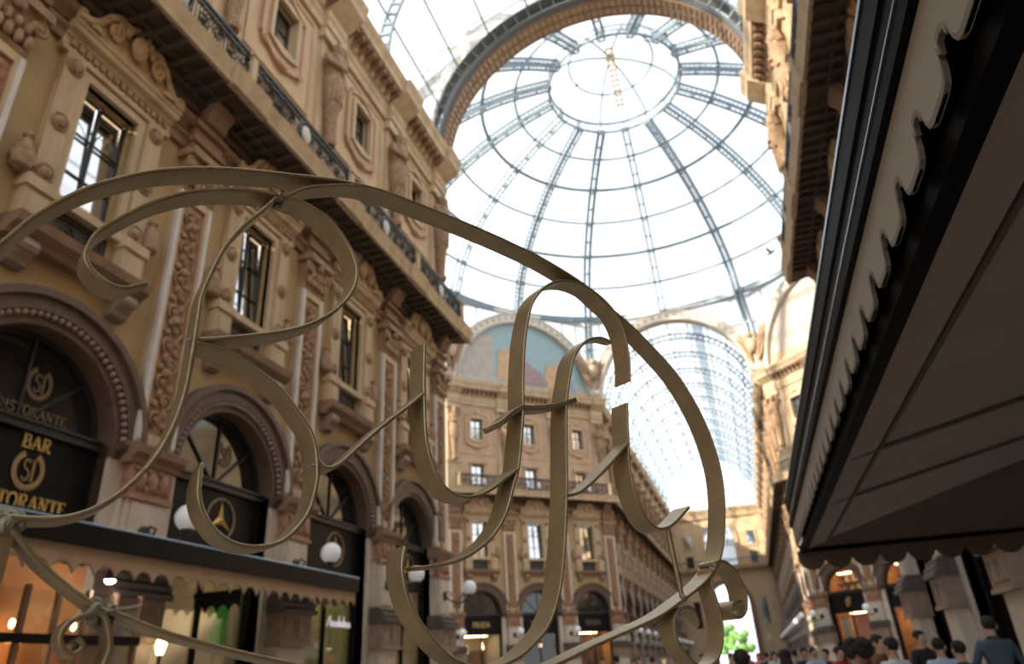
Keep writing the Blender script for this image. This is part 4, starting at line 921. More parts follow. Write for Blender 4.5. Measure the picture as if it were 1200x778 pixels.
def valance(parent, name, x0, x1, ztop, zbot, period, depth, mt, y0, y1, kind=0, trim=None):
    mb = MB(); _, low = scallop(x0, x1, ztop, zbot, period, depth, kind)
    top = [(x, ztop) for x, z in low]
    mb.ring_y(top, low, y0, y1, closed=False); o = obj(name, mb, mt, parent)
    if trim:
        up = [(x, z+0.016) for x, z in low]; mb = MB(); mb.ring_y(up, low, y0-0.003, y1+0.003, closed=False); obj('edge_trim', mb, trim, o)
    return o

# ------------------------------------------------------------------ awning on the left wall
AWX = XL-0.0; aw = thing('awning', 'cream scalloped awning with black fascia over the shops on the ochre wall', 'awning', (XL, 0, 0), PI/2)   # local x = world y, local -y = out
U0, U1, OUT = 2.2, 15.25, -1.35
m = MB(); m.add([(U0, OUT, 3.66), (U1, OUT, 3.66), (U1, -0.36, 3.98), (U0, -0.36, 3.98), (U0, OUT, 3.62), (U1, OUT, 3.62), (U1, -0.36, 3.94), (U0, -0.36, 3.94)], [(0, 1, 2, 3), (7, 6, 5, 4), (0, 4, 5, 1), (1, 5, 6, 2), (2, 6, 7, 3), (3, 7, 4, 0)]); obj('roof_fabric', m, 'cream_fabric', aw)
m = MB(); m.box(U0, U1+0.03, OUT-0.10, OUT+0.04, 3.40, 3.70); obj('fascia', m, 'black_paint', aw); m = MB(); m.prof([(OUT-0.10, 3.68), (OUT-0.115, 3.695), (OUT-0.10, 3.715), (OUT+0.04, 3.715), (OUT+0.04, 3.69)], U0, U1+0.03); obj('fascia_cap', m, 'steel_edge', aw)
valance(aw, 'front_valance', U0, U1, 3.41, 3.04, 0.36, 0.14, 'cream_fabric', OUT-0.03, OUT-0.015, kind=2, trim='trim_brown')
def cross_valance(u, mt, z0, z1, nm):
    mb = MB(); _, low = scallop(OUT, -0.36, z1, z0, 0.25, 0.12, 2); top = [(x, z1) for x, z in low]
    q = MB(); q.ring_y(top, low, -0.01, 0.01, closed=False)
    obj(nm, MB().add([(u+y, x, z) for x, y, z in q.v], q.f), mt, aw)
cross_valance(11.25, 'black_paint', 2.78, 3.06, 'inner_valance'); cross_valance(U1-0.02, 'cream_fabric', 3.1, 3.62, 'end_valance')
obj('inner_bar', MB().box(11.2, 11.3, OUT, -0.36, 3.04, 3.14), 'black_paint', aw)
for u in (2.4, 6.9, 11.25, 15.2): obj('support_arm', MB().bar((u, OUT, 3.5), (u, -0.36, 3.75), 0.05, 0.07), 'black_paint', aw)
sp = thing('spotlight', 'bright round spotlight shining beneath the cream awning', 'light', on_wall(WL, 8.75, -0.9, 0), PI/2)
obj('bulb', MB().ball((0, 0, 3.10), (0.075, 0.075, 0.055), 12, 8), 'bulb_white', sp, True); obj('housing', MB().lathe([(0.09, 3.10), (0.10, 3.16), (0.05, 3.26), (0.02, 3.3), (0.02, 3.85)], (0, 0, 0), 12), 'iron', sp)
ll = bpy.data.lights.new('spotlight_glow', 'POINT'); ll.energy = 25; ll.color = (1, 0.9, 0.75); ll.shadow_soft_size = 0.08; lo = bpy.data.objects.new('spotlight_glow', ll); COL.objects.link(lo); lo.parent = sp; lo.location = (0, 0, 3.0)
# glazed bar front below the awning: orange panes between dark bars
gb = thing('glazed_bar_front', 'orange glowing glazed bar front under the cream awning', 'bar front', on_wall(WL, NB[1], -0.75, 0), PI/2)
for k in range(9):
    x = -2.0+0.5*k; obj('mullion', MB().box(x-0.03, x+0.03, -0.04, 0.04, 0, 2.95), 'trim_brown', gb)
    if k < 8: obj('pane', MB().box(x+0.03, x+0.47, -0.01, 0.01, 0.1, 2.9), 'shop_glass', gb)
obj('rail', MB().box(-2.05, 2.05, -0.06, 0.06, 2.22, 2.34), 'black_paint', gb); obj('back_wall', MB().box(-2.0, 2.0, 0.70, 0.74, 0, 3.4), 'room_orange', gb)
for k in range(4):
    b = obj('wall_bulb', MB().ball((-1.75+1.0*k, 0.45, 2.50), (0.04, 0.04, 0.065), 8, 6), 'bulb', gb, True)
pl = bpy.data.lights.new('bar_glow', 'POINT'); pl.energy = 20; pl.color = (1, 0.55, 0.22); pl.shadow_soft_size = 0.1; po = bpy.data.objects.new('bar_glow', pl); COL.objects.link(po); po.parent = gb; po.location = (0.2, 0.3, 2.2)
# shop displays seen below the awning
g = thing('green_display', 'bright green lit panel in the shop window below the awning', 'display', on_wall(WL, 13.15, 0.55, 0), PI/2); obj('panel', MB().box(-0.24, 0.24, 0, 0.04, 2.3, 3.2), 'green_display', g); obj('stand', MB().box(-0.03, 0.03, 0.04, 0.08, 0, 2.3), 'iron', g)
g = thing('street_lantern', 'small yellow glowing lantern below the awning beside the dark pillar', 'lantern', (-9.25, 10.2, 0)); obj('glass', MB().lathe([(0.05, 2.1), (0.09, 2.25), (0.05, 2.38)], (0, 0, 0), 8), 'bulb', g); obj('post', MB().tube([(0, 0, 0), (0, 0, 2.1)], 0.03, 8).lathe([(0.12, 0), (0.12, 0.05), (0.04, 0.1)], (0, 0, 0), 10), 'iron', g); obj('cap', MB().lathe([(0.11, 2.38), (0.02, 2.48)], (0, 0, 0), 8), 'iron', g)
# coloured goods in the windows of the right-hand wall and of the octagon shop
def goods(name, w, u, d, z0, z1, hw, mt, label):
    g = thing(name, label, 'display', on_wall(w, u, d, 0), w.rotation_euler.z); obj('panel', MB().box(-hw, hw, 0, 0.05, z0, z1), mt, g); obj('support', MB().box(-0.04, 0.04, 0.05, 0.1, 0, z0+0.2), 'iron', g); return g
goods('hanging_banner', WR, -20.3, 0.12, 2.2, 3.6, 0.35, 'pink', 'magenta banner in a shop front behind the crowd')
for k in range(5):
    goods('magazine_board', WR, -15.9+0.25*k, 0.10+0.02*k, 2.35+0.22*(k % 3), 2.75+0.22*(k % 3), 0.11, ['paper', 'pinkish', 'paper', 'salmon', 'paper'][k], ['pale magazine board in a dark shop front by the canopy', 'pink magazine board in a dark shop front by the canopy', 'pale magazine board beside a pink one in a dark shop front', 'salmon magazine board in a dark shop front by the canopy', 'pale magazine board beside a salmon one in a dark shop front'][k])
goods('shop_screen', WDR, DB[0]+0.45, 0.7, 1.9, 3.9, 0.75, 'salmon', 'salmon panel glowing in the octagon shop window'); goods('shop_curtain', WDR, DB[0]-1.0, 0.7, 0.8, 3.9, 0.35, 'room_beige', 'tall beige panel at the side of the salmon shop window')

# ------------------------------------------------------------------ dark canopy on the right
H = CAM.z
cp = thing('canopy', 'large dark canopy with black fascia and pale scalloped valance', 'canopy', (0, 0, 0), 0)
EX, EY0, EY1, RX, WX = 0.50, -3.0, 7.25, 2.35, 4.15
zb = H+0.90; zr = H+1.30; ey = EY1-0.06
m = MB()
V = [(EX+0.08, EY0, zb), (EX+0.08, ey, zb), (RX, EY1-1.15, zr), (RX, EY0, zr), (WX, ey, zb), (WX, EY0, zb)]
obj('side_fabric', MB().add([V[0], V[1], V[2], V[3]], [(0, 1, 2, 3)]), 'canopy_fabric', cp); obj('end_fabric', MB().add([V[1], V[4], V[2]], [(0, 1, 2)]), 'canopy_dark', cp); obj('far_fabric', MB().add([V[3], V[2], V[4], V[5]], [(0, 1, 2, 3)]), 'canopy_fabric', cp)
def onf(x, y): return (x, y, zb+(x-EX-0.08)/(RX-EX-0.08)*(zr-zb)-0.012)
for y in (3.9, 5.1): obj('seam', MB().bar(onf(EX+0.1, y), onf(RX, y), 0.035, 0.012), 'canopy_dark', cp)
obj('seam', MB().bar(onf(EX+0.27, EY0), onf(EX+0.27, ey-0.12), 0.018, 0.012), 'canopy_dark', cp); obj('hip_seam', MB().bar(V[1], V[2], 0.03, 0.02), 'canopy_dark', cp)
obj('hem_strip', MB().add([(EX+0.08, EY0, zb-0.02), (EX+0.08, ey, zb-0.02), onf(EX+0.25, ey-0.1), onf(EX+0.25, EY0)], [(0, 1, 2, 3)]), 'canopy_fabric', cp)
m = MB(); m.box(EX+0.035, EX+0.085, EY0, EY1, H+0.865, H+0.915); obj('edge_beam', m, 'beam_black', cp); obj('edge_gap_shade', MB().box(EX+0.075, EX+0.084, EY0, EY1-0.02, H+0.91, H+1.33), 'gap_shade_black', cp); obj('edge_cover', MB().box(EX+0.03, EX+0.084, EY0, EY1-0.02, H+1.33, H+1.342), 'gap_shade_black', cp)  # matte black sheet behind the valance paints the gap's shade
m = MB(); m.box(EX+0.025, WX, EY1-0.06, EY1, H+0.865, H+0.93); obj('end_beam', m, 'beam_black', cp)
# stepped black fascia along the edge
P = [(0.0, 1.09), (-0.012, 1.10), (-0.014, 1.135), (0.0, 1.145), (0.0, 1.24), (-0.008, 1.25), (-0.008, 1.34), (0.03, 1.35), (0.03, 1.09)]
m = MB(); n = len(P); vs = [(EX+x, y, H+z) for y in (EY0, EY1) for x, z in P]; m.add(vs, [(i, (i+1) % n, n+(i+1) % n, n+i) for i in range(n)]+[tuple(range(n)), tuple(range(2*n-1, n-1, -1))]); obj('edge_fascia', m, 'beam_black', cp)
obj('fascia_bead', MB().tube([(EX-0.006, EY0, H+1.15), (EX-0.006, EY1, H+1.15)], 0.012, 10), 'beam_gloss', cp, True)
obj('fascia_cap', MB().box(EX-0.012, EX+0.04, EY0, EY1, H+1.342, H+1.356), 'steel_edge', cp)
q = MB(); _, low = scallop(EY0, EY1, 0, 0, 0.228, 0.076, 1); low = [(x, H+0.907+z) for x, z in low]; q.ring_y([(x, H+1.095) for x, z in low], low, -0.004, 0.004, closed=False)
va = obj('side_valance', MB().add([(EX+0.008+y, x, z) for x, y, z in q.v], q.f), 'canopy_valance', cp)
q = MB(); q.ring_y([(x, z+0.014) for x, z in low], low, -0.006, 0.006, closed=False); obj('edge_trim', MB().add([(EX+0.008+y, x, z) for x, y, z in q.v], q.f), 'canopy_trim', va)
mb = MB(); _, low = scallop(EX, WX, 0, 0, 0.235, 0.085, 0); low = [(x, H+0.705+z) for x, z in low]; mb.ring_y([(x, H+0.88) for x, z in low], low, -0.004, 0.004, closed=False); obj('end_valance', mb, 'canopy_dark', cp, False, (0, EY1-0.005, 0))
for y in (EY0, 1.0, EY1-0.1): obj('pole', MB().box(WX-0.05, WX+0.03, y-0.04, y+0.04, 0, H+0.9), 'beam_black', cp)
for y in (-2.9,): obj('pole', MB().box(EX+0.02, EX+0.09, y-0.04, y+0.04, 0, H+0.9), 'beam_black', cp)
obj('rafter', MB().bar((EX+0.06, -1.0, zb+0.02), (WX, -1.0, zb+0.02), 0.04, 0.05), 'beam_black', cp)

# ------------------------------------------------------------------ wrought-iron restaurant sign (flat bars on edge, in one upright plane)
SA = math.radians(-57.0); SN = Vector((math.sin(SA), math.cos(SA), 0)); SE = Vector((math.cos(SA), -math.sin(SA), 0))
SDIST, BARW, BART = 0.80, 0.040, 0.0050
SP0 = CAM+SN*SDIST
def sp(x, y):
    p = on_plane(x, y, SN, SP0); return ((p-SP0).dot(SE), p.z)
def catmull(P, n=6):
    out = []
    for i in range(len(P)-1):
        p0 = P[max(i-1, 0)]; p1 = P[i]; p2 = P[i+1]; p3 = P[min(i+2, len(P)-1)]
        for k in range(n):
            t = k/n; out.append(tuple(0.5*(2*p1[j]+(p2[j]-p0[j])*t+(2*p0[j]-5*p1[j]+4*p2[j]-p3[j])*t*t+(3*p1[j]-p0[j]-3*p2[j]+p3[j])*t**3) for j in (0, 1)))
    out.append(P[-1]); return out
# local frame of the sign: x along SE, y = SN (away from camera side), z up
SRZ = math.atan2(SE.y, SE.x)
sign = thing('restaurant_sign', 'wrought-iron oval sign spelling Biffi in bronze flat-bar script', 'sign', (SP0.x, SP0.y, 0), SRZ)
def flat_bar(name, px, parent=sign, closed=False, w=BARW, t=BART, taper=(1, 1), y0=0.0, n=6):
    P = [sp(*q) for q in px]; 
    if closed: P = P+[P[0]]
    C = catmull(P, n); m = MB(); N = len(C); vs = []; fs = []
    for i, (x, z) in enumerate(C):
        a = C[i-1] if i > 0 else (C[-2] if closed else C[0]); b = C[i+1] if i < N-1 else (C[1] if closed else C[-1])
        dx, dz = b[0]-a[0], b[1]-a[1]; l = math.hypot(dx, dz) or 1; nx, nz = -dz/l, dx/l
        f = i/(N-1); tp = 1.0
        if taper[0] < 1 and f < 0.12: tp = taper[0]+(1-taper[0])*f/0.12
        if taper[1] < 1 and f > 0.88: tp = taper[1]+(1-taper[1])*(1-f)/0.12
        ww = w*tp; ya = y0+(w-ww)/2; h = t/2; c = 0.0012
        for ox, oy in ((-h, c), (-h+c, 0), (h-c, 0), (h, c), (h, ww-c), (h-c, ww), (-h+c, ww), (-h, ww-c)):
            vs.append((x+nx*ox, ya+oy, z+nz*ox))
    for i in range(N-1):
        for k in range(8): fs.append((i*8+k, i*8+(k+1) % 8, (i+1)*8+(k+1) % 8, (i+1)*8+k))
    fs += [tuple(range(7, -1, -1)), tuple((N-1)*8+k for k in range(8))]
    m.add(vs, fs); return obj(name, m, 'bronze', parent, True)
OVAL = [(0, 286), (37, 255), (73, 233), (110, 216.7), (147, 206.4), (183, 199.4), (220, 196.5), (257, 196.5), (293, 199), (330, 202.7), (367, 206.8), (403, 211.5), (449, 222.7), (486, 236.7), (523, 251.3), (567, 269.7), (603, 286), (640, 304.5), (684, 332), (713, 357.7), (739, 380), (768, 409), (795, 440), (817.7, 476.7), (834, 513), (845, 550), (849.6, 587), (849, 631), (844, 656), (834, 674), (819, 689.4), (800, 704), (778, 720), (750, 734), (700, 756), (655, 778), (610, 793), (560, 803), (500, 805), (430, 798), (338, 777), (267, 761), (193, 740.5), (138, 719), (112, 710), (51, 662), (8, 612), (-55, 545), (-110, 470), (-120, 410), (-85, 350), (-40, 312)]
flat_bar('oval_frame', OVAL, closed=True)
B1 = [(176, 326), (161, 331), (147, 334.7), (128, 331), (113.7, 321), (102.7, 306.5), (102, 293.7), (110, 277), (125, 264), (154, 248), (183, 235), (220, 224.7), (257, 221), (293, 222), (326, 227.7), (341, 231), (367, 242), (389, 259), (407, 282.7), (418, 308), (418, 330), (407, 350.5), (385, 369), (359, 381), (330, 388), (293, 392.7), (257, 396), (234.7, 397)]
B2 = [(324.5, 231), (308, 246), (286, 264), (264, 290), (249, 319), (238, 345), (233, 374), (229, 400), (220, 451), (210.5, 483), (197, 513.5), (177, 543.6), (150, 570), (127, 587), (100, 600), (67, 607), (20, 606), (4, 603)]
B3 = [(231, 401), (250, 405), (277, 415), (303, 433.4), (328.5, 454), (349, 479.7), (364.5, 503), (371, 523), (373, 544), (372.6, 563.6), (364, 597), (347.5, 620.4), (327.5, 635.5), (300.7, 640.5), (277, 637), (257, 625.4), (240.6, 603.7), (234, 580), (235.6, 560), (239, 547), (244, 538.6)]
lb = flat_bar('letter_b', B1, taper=(0.35, 1)); flat_bar('stem', B2, lb, w=0.036); flat_bar('lower_bowl', B3, lb, taper=(1, 0.3)); flat_bar('tie', [(334, 231), (352, 222), (370, 217.8), (403, 216), (425, 218)], lb, w=0.036)
li = flat_bar('letter_i', [(498.8, 402.4), (498, 440), (498.7, 476.7), (500.5, 513), (508, 542.7), (519, 566.5), (535, 579), (553.7, 582), (572, 575.7), (590, 563), (607, 550)])
flat_bar('joining_stroke', [(373, 538), (377, 543), (385, 547.8), (398, 544), (413, 531), (444, 503), (477.6, 477), (497, 461)], li, w=0.034)
flat_bar('letter_f', [(739, 445.7), (738, 420), (731.7, 387), (720.7, 365), (706, 348.5), (687.7, 335.7), (669, 329), (651, 330), (636, 339), (625, 354), (620, 372), (616, 398), (614, 435), (614, 462), (614, 484), (612, 513), (608.7, 546), (603, 568), (594, 601), (579, 627), (561, 643.5), (539, 656), (513, 662), (487.7, 664.4)], taper=(1, 0.3))
lf = flat_bar('letter_f', [(722.5, 398), (709.7, 394), (695, 396), (682, 405), (673, 420), (668.6, 442), (665.5, 464), (664.4, 495), (665, 550), (665, 579), (663.5, 623), (661, 660), (656, 697), (643.7, 733), (626, 755), (609, 770), (585, 781), (562, 782), (540, 776), (526.7, 768), (509, 750.5), (492, 726.7), (481, 705), (474.7, 683), (472.5, 661.7), (475.6, 640)], taper=(0.4, 1))
flat_bar('crossbar', [(575.7, 502), (590, 494), (600, 485), (614, 477), (623, 477.4), (645, 476), (664, 472), (680, 466)], lf, w=0.030, t=0.009, taper=(0.3, 0.4))
li = flat_bar('letter_i', [(735.6, 472), (737, 513), (739, 550), (746, 579), (757, 605), (770, 618), (781, 618.6), (792, 612), (808.5, 594)])
flat_bar('joining_stroke', [(666, 580), (678, 577.5), (693, 566.5), (715, 544.5), (737, 519)], li, w=0.034)
def P3(x, y, d): u, z = sp(x, y); return (u, d, z)
obj('stay_rod', MB().tube([P3(786.5, 619, 0.008), P3(805, 700, 0.010)], 0.0045, 10), 'bronze', li, True)
flat_bar('scroll', [(838, 660), (845, 657), (854, 660), (864.7, 671.6), (873.6, 689.4), (876, 704.7), (875, 716), (869, 723), (861, 722), (858, 714), (862, 706), (870, 704)])
flat_bar('scroll', [(835, 667), (836, 687), (842, 707), (847, 727.6), (848, 745), (845.6, 763), (839, 776), (826.5, 782), (811, 773), (796, 753), (791, 732.7), (793.4, 720), (801, 712), (811, 712), (821, 722.5), (826.5, 732.7)], w=0.034, taper=(1, 0.3))
flat_bar('scroll', [(122, 781), (130, 758), (127, 730), (120, 719), (102, 720), (84, 727.6), (72.5, 743), (74, 758), (84, 766), (94, 763), (98, 755.6), (91.6, 748)])
# welds and wire bindings
def weld(x, y, r, name='weld'):
    rnd = random.Random(int(x*7+y)); m = MB(); u, z = sp(x, y)
    for k in range(7): m.ball((u+rnd.uniform(-r, r), rnd.uniform(0.0, 0.03), z+rnd.uniform(-r, r)), rnd.uniform(0.4, 0.8)*r, 7, 5)
    obj(name, m, 'weld', sign, True)
for x, y, r in ((331, 230, 0.005), (412, 214, 0.004), (805, 700, 0.005), (840, 662, 0.006), (497, 463, 0.004), (371, 541, 0.003), (664, 579, 0.003), (229, 399, 0.004)): weld(x, y, r)
weld(8, 605, 0.012, 'binding'); weld(124, 716, 0.010, 'binding')
obj('wire_end', MB().tube([P3(126, 716, 0.0), P3(160, 712, -0.02)], 0.0015, 6), 'weld', sign)
# supporting posts
pu, pz = sp(4, 606)
m = MB().box(pu-0.012, pu+0.012, 0.006, 0.034, 0.0, pz); m.box(pu-0.06, pu+0.06, -0.04, 0.08, 0, 0.012); obj('post', m, 'bronze', sign)
pu, pz = sp(655, 779)
m = MB().box(pu-0.012, pu+0.012, 0.006, 0.034, 0.0, pz-0.003); m.box(pu-0.06, pu+0.06, -0.04, 0.08, 0, 0.012); obj('post', m, 'bronze', sign)

# ------------------------------------------------------------------ people (one skinned body mesh per pose, shared)
def body_mesh(name, pose):
    J = dict(pelvis=(0, 0, .95, .145, .105), waist=(0, 0, 1.10, .13, .095), chest=(0, .0, 1.32, .16, .115), neck0=(0, .0, 1.465, .085, .07), neck=(0, -.005, 1.52, .056, .06), head0=(0, -.015, 1.565, .070, .080), head=(0, -.01, 1.64, .078, .098), crown=(0, 0, 1.71, .055, .07))
    E_ = [('pelvis', 'waist'), ('waist', 'chest'), ('chest', 'neck0'), ('neck0', 'neck'), ('neck', 'head0'), ('head0', 'head'), ('head', 'crown')]
    for s, n in ((-1, 'l'), (1, 'r')):
        sw = pose.get('stride', 0)*s; el = pose.get('elbow'+n, (0.28, -0.02, 1.14)); wr = pose.get('wrist'+n, (0.30, -0.10, 0.92))
        J['hip'+n] = (s*.10, 0, .90, .095, .095); J['knee'+n] = (s*.105, -sw*.20-.02, .50, .058, .062); J['ankle'+n] = (s*.105, -sw*.30+.04, .09, .038, .042); J['toe'+n] = (s*.125, -sw*.30-.14, .035, .036, .03)
        J['sh'+n] = (s*.175, 0, 1.425, .066, .068); J['el'+n] = (s*el[0], el[1], el[2], .042, .044); J['wr'+n] = (s*wr[0], wr[1], wr[2], .027, .030)
        hd = (Vector(wr)-Vector(el)).normalized()
        E_ += [('pelvis', 'hip'+n), ('hip'+n, 'knee'+n), ('knee'+n, 'ankle'+n), ('ankle'+n, 'toe'+n), ('chest', 'sh'+n), ('sh'+n, 'el'+n), ('el'+n, 'wr'+n)]
        pw = Vector((s*wr[0], wr[1], wr[2])); d = Vector((s*hd.x, hd.y, hd.z)); side = d.cross(Vector((s, 0, 0))).normalized() if abs(d.x) < 0.9 else Vector((0, 1, 0))
        J['pa'+n] = (*(pw+d*.07), .030, .020); E_.append(('wr'+n, 'pa'+n))
        for k in range(4):
            f0 = pw+d*.085+side*(.022*(k-1.5)); f1 = f0+d*(.05+.008*(1.5-abs(k-1.5)))+Vector((-s*.008, 0, 0)); f2 = f1+d*.03+Vector((-s*.018, 0, 0))
            J[f'fa{k}{n}'] = (*f1, .0085, .0085); J[f'fb{k}{n}'] = (*f2, .0075, .0075); E_ += [('pa'+n, f'fa{k}{n}'), (f'fa{k}{n}', f'fb{k}{n}')]
        t1 = pw+d*.05-side*.045; t2 = t1+d*.035-side*.01; J['ta'+n] = (*t1, .010, .010); J['tb'+n] = (*t2, .008, .008); E_ += [('wr'+n, 'ta'+n), ('ta'+n, 'tb'+n)]
    J['nose'] = (0, -.118, 1.62, .014, .016); E_.append(('head', 'nose'))
    names = list(J); idx = {k: i for i, k in enumerate(names)}
    me = bpy.data.meshes.new(name); me.from_pydata([J[k][:3] for k in names], [(idx[a], idx[b]) for a, b in E_], [])
    o = bpy.data.objects.new(name, me); COL.objects.link(o)
    sk = o.modifiers.new('skin', 'SKIN'); sk.use_smooth_shade = True
    for i, k in enumerate(names):
        v = me.skin_vertices[0].data[i]; v.radius = J[k][3:5]; v.use_root = (k == 'pelvis')
    sb = o.modifiers.new('sub', 'SUBSURF'); sb.levels = 1; sb.render_levels = 1
    dg = bpy.context.evaluated_depsgraph_get(); r = bpy.data.meshes.new_from_object(o.evaluated_get(dg)); bpy.data.objects.remove(o)
    r.name = name; r.materials.clear()
    for mm in ('skin', 'skin', 'skin', 'iron'): r.materials.append(MATS[mm])
    for p in r.polygons:
        c = p.center; mi = 0
        if c.z < .12: mi = 3
        elif c.z < .98 and abs(c.x) < .235: mi = 2
        elif c.z < 1.50 and (abs(c.x) < .25 or c.z > pose.get('sleeve', 1.15)): mi = 1
        p.material_index = mi; p.use_smooth = True
    return r
POSES = [body_mesh('body_walk', dict(stride=0.8)), body_mesh('body_stand', dict(stride=0.1, elbowr=(0.30, 0.02, 1.15), wristr=(0.20, -0.22, 1.12), sleeve=0.95)), body_mesh('body_reach', dict(stride=0.3, elbowl=(0.34, -0.12, 1.25), wristl=(0.38, -0.34, 1.40), sleeve=1.2))]
def hair_mesh(kind):
    m = MB(); n = 14
    if kind == 'short': m.ball((0, 0.014, 1.682), (0.086, 0.106, 0.088), n, 10)
    elif kind == 'curly':
        rnd = random.Random(3)
        for k in range(46):
            a = rnd.uniform(0, 2*PI); b = rnd.uniform(-0.4, 1.0); m.ball((0.13*math.cos(a)*math.cos(b), 0.03+0.13*math.sin(a)*math.cos(b) if math.sin(a) > -0.5 else 0.0, 1.67+0.12*math.sin(b)), 0.055, 7, 5)
    else: m.ball((0, 0.015, 1.67), (0.098, 0.118, 0.10), n, 10); m.ball((0, 0.065, 1.55), (0.095, 0.065, 0.17), n, 8); m.ball((0, 0.075, 1.42), (0.08, 0.045, 0.14), n, 8)
    me = m.mesh('hair', 'pigeon', True)
    bm = bmesh.new(); bm.from_mesh(me)   # open the front of the hair for the face
    if kind != 'curly':
        for v in bm.verts:
            if v.co.y < -0.045 and v.co.z < 1.70: v.co.y = -0.045+(v.co.y+0.045)*0.12
    bm.to_mesh(me); bm.free(); return me
HAIR = {k: hair_mesh(k) for k in ('short', 'curly', 'long')}
m = MB()
for s in (-1, 1): m.ball((s*0.032, -0.098, 1.645), (0.013, 0.010, 0.008), 8, 5)
EYES = m.mesh('eyes', 'iron', True)
m = MB().ball((0, -0.098, 1.575), (0.024, 0.010, 0.007), 8, 5); mat('lip', (0.40, 0.17, 0.14), 0.5); MOUTH = m.mesh('mouth', 'lip', True)
m = MB()
for s in (-1, 1): m.ball((s*0.082, 0.01, 1.63), (0.014, 0.022, 0.034), 8, 6)
EARS = m.mesh('ears', 'skin', True)
CL = {}
def cloth(c):
    if c not in CL: CL[c] = mat('cloth_%d' % len(CL), c, 0.9, var=0.12, scale=6)
    return CL[c]
def person(px, py, Y, shirt, trousers, label, face=0.0, pose=0, hair='short', haircol=(0.02, 0.015, 0.012), skin=(0.52, 0.33, 0.24), Hh=None):
    p = at_y(px, py, Y); h = max(1.52, min(1.88, p.z))
    t = thing('person', label, 'person', (p.x, p.y, 0), face); t.scale = (h/1.765,)*3
    b = inst('body', POSES[pose], t)
    for i, mm in enumerate((cloth(skin), cloth(shirt), cloth(trousers), MATS['iron'])): b.material_slots[i].link = 'OBJECT'; b.material_slots[i].material = mm
    hh = inst('hair', HAIR[hair], t); hh.material_slots[0].link = 'OBJECT'; hh.material_slots[0].material = cloth(haircol)
    inst('eyes', EYES, t); inst('mouth', MOUTH, t); e = inst('ears', EARS, t); e.material_slots[0].link = 'OBJECT'; e.material_slots[0].material = cloth(skin)
NAVY, BLK, WHT, GRY, RED, LBL, BEI, PNK, JEAN, BRN, OLV, TEAL = (0.02, 0.025, 0.05), (0.015, 0.015, 0.017), (0.55, 0.56, 0.60), (0.22, 0.23, 0.25), (0.42, 0.02, 0.03), (0.36, 0.44, 0.60), (0.42, 0.38, 0.30), (0.55, 0.22, 0.25), (0.06, 0.09, 0.17), (0.16, 0.07, 0.04), (0.12, 0.12, 0.06), (0.05, 0.08, 0.10)
BACK = PI   # facing away from the camera
person(1153, 716, 12.0, TEAL, BLK, 'person in a dark teal jacket beside the carved pedestal under the canopy', BACK, 1)
person(1120, 750, 10.5, NAVY, JEAN, 'person in a navy top beside the one in dark teal', BACK+0.3, 0)
person(1097, 747, 11.5, LBL, JEAN, 'person in a pale blue shirt beside the one in navy', BACK-0.4, 0)
person(1075, 738, 14.0, BLK, NAVY, 'person in a dark suit standing against the pale pilaster', 0.5, 1)
person(1041, 746, 10.5, WHT, JEAN, 'dark-haired person in a white top near the glowing salmon shop', BACK+0.5, 0)
person(1026, 743, 13.0, BRN, BLK, 'person in a brown top behind the one in white', 0.9, 0)
person(1003, 752, 9.2, BEI, JEAN, 'person with big curly black hair and a beige top', BACK, 0, 'curly')
person(981, 757, 15.0, RED, BLK, 'person in a red top before the salmon lit shop', 0.6, 2)
person(966, 760, 19.0, BLK, JEAN, 'person in black beside the one in red', -0.8, 0)
person(952, 758, 18.0, LBL, NAVY, 'person in a light blue shirt standing in the octagon', 0.2, 1)
person(941, 759, 19.5, BLK, BLK, 'person in black beside the light blue shirt', 0.1, 0)
person(930, 761, 22.0, GRY, JEAN, 'person in grey walking behind the black-clad one', BACK, 0)
person(918, 760, 12.0, GRY, JEAN, 'dark-haired person in a grey top with a blue strap', BACK, 0, 'long')
person(906, 763, 24.0, WHT, RED, 'person in white with a red skirt in the crowd', 0.3, 1, 'long')
person(897, 764, 26.0, NAVY, JEAN, 'person in navy in the crowd beyond the iron scroll', BACK, 0)
person(888, 765, 30.0, PNK, GRY, 'person in pink in the crowd beyond the iron scroll', 0.0, 0, 'long')
person(867, 760, 7.6, BRN, BLK, 'dark-haired person in a brown jacket right behind the iron scroll', BACK, 0)
person(856, 765, 22.0, BLK, JEAN, 'person in black seen through the iron loop', 0.4, 0)
person(832, 764, 18.0, PNK, JEAN, 'person in pink seen through the iron loop', BACK, 0, 'long')
person(822, 766, 26.0, GRY, BLK, 'person in grey seen beside the iron loop', 0.0, 1)
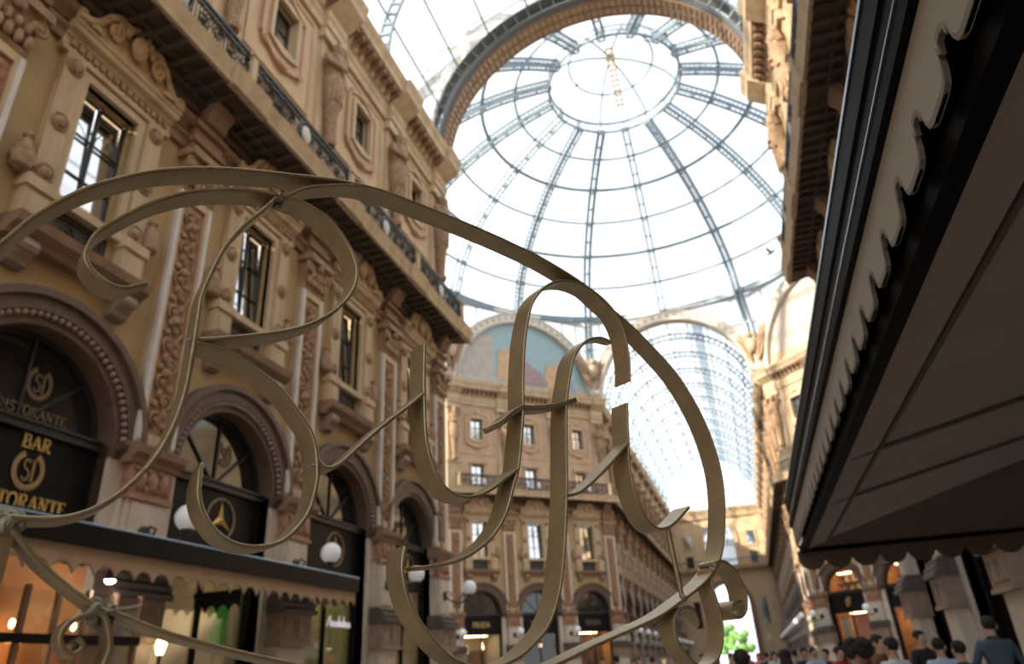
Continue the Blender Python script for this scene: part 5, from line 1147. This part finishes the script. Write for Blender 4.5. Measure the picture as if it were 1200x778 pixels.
person(806, 767, 28.0, WHT, JEAN, 'person in white walking below the shaded far wall', 0.5, 0)
person(792, 768, 20.0, BLK, BLK, 'person in black walking below the shaded far wall', BACK, 0)
person(778, 769, 30.0, OLV, JEAN, 'person in olive among the crowd by the shaded far wall', 1.0, 0)
person(764, 769, 24.0, BRN, BLK, 'person in brown among the crowd by the shaded far wall', BACK, 0)
person(748, 770, 32.0, RED, JEAN, 'person in red among the crowd by the shaded far wall', -0.4, 1)
person(722, 768, 21.0, WHT, JEAN, 'white-shirted person before the octagon corner pilaster', BACK, 0)
person(706, 770, 27.0, BLK, BLK, 'person in black before the warm octagon shop', 0.3, 0)
person(690, 772, 34.0, JEAN, BLK, 'person in blue before the warm octagon shop', BACK, 0)
person(742, 772, 26.0, GRY, JEAN, 'person in grey beside the white-shirted one', 0.2, 0)
person(878, 767, 40.0, BLK, JEAN, 'distant person in black before the portal', 0, 0)
person(912, 766, 36.0, LBL, JEAN, 'distant person in light blue under the row of globe lamps', BACK, 0)
person(924, 765, 30.0, WHT, BLK, 'distant person in white under the row of globe lamps', 0, 0)

# ------------------------------------------------------------------ a bird under the dome
p = at_y(904, 296, 30.0)
bd = thing('bird', 'small dark bird in flight under the dome', 'bird', p, 0.6)
obj('body', MB().ball((0, 0, 0), (0.07, 0.17, 0.07), 10, 7).ball((0, -0.17, 0.03), (0.045, 0.06, 0.045), 8, 6).poly_y([(-0.05, 0.0), (0.05, 0.0), (0.07, 0.02), (-0.07, 0.02)], 0.14, 0.30), 'pigeon', bd, True)
for s in (-1, 1): obj('wing', MB().add([(s*0.05, -0.08, 0.03), (s*0.26, -0.10, 0.16), (s*0.30, 0.02, 0.18), (s*0.06, 0.10, 0.03), (s*0.05, -0.08, 0.05), (s*0.26, -0.10, 0.175), (s*0.30, 0.02, 0.19), (s*0.06, 0.10, 0.05)], [(0, 1, 2, 3), (7, 6, 5, 4), (0, 4, 5, 1), (1, 5, 6, 2), (2, 6, 7, 3), (3, 7, 4, 0)]), 'pigeon', bd)
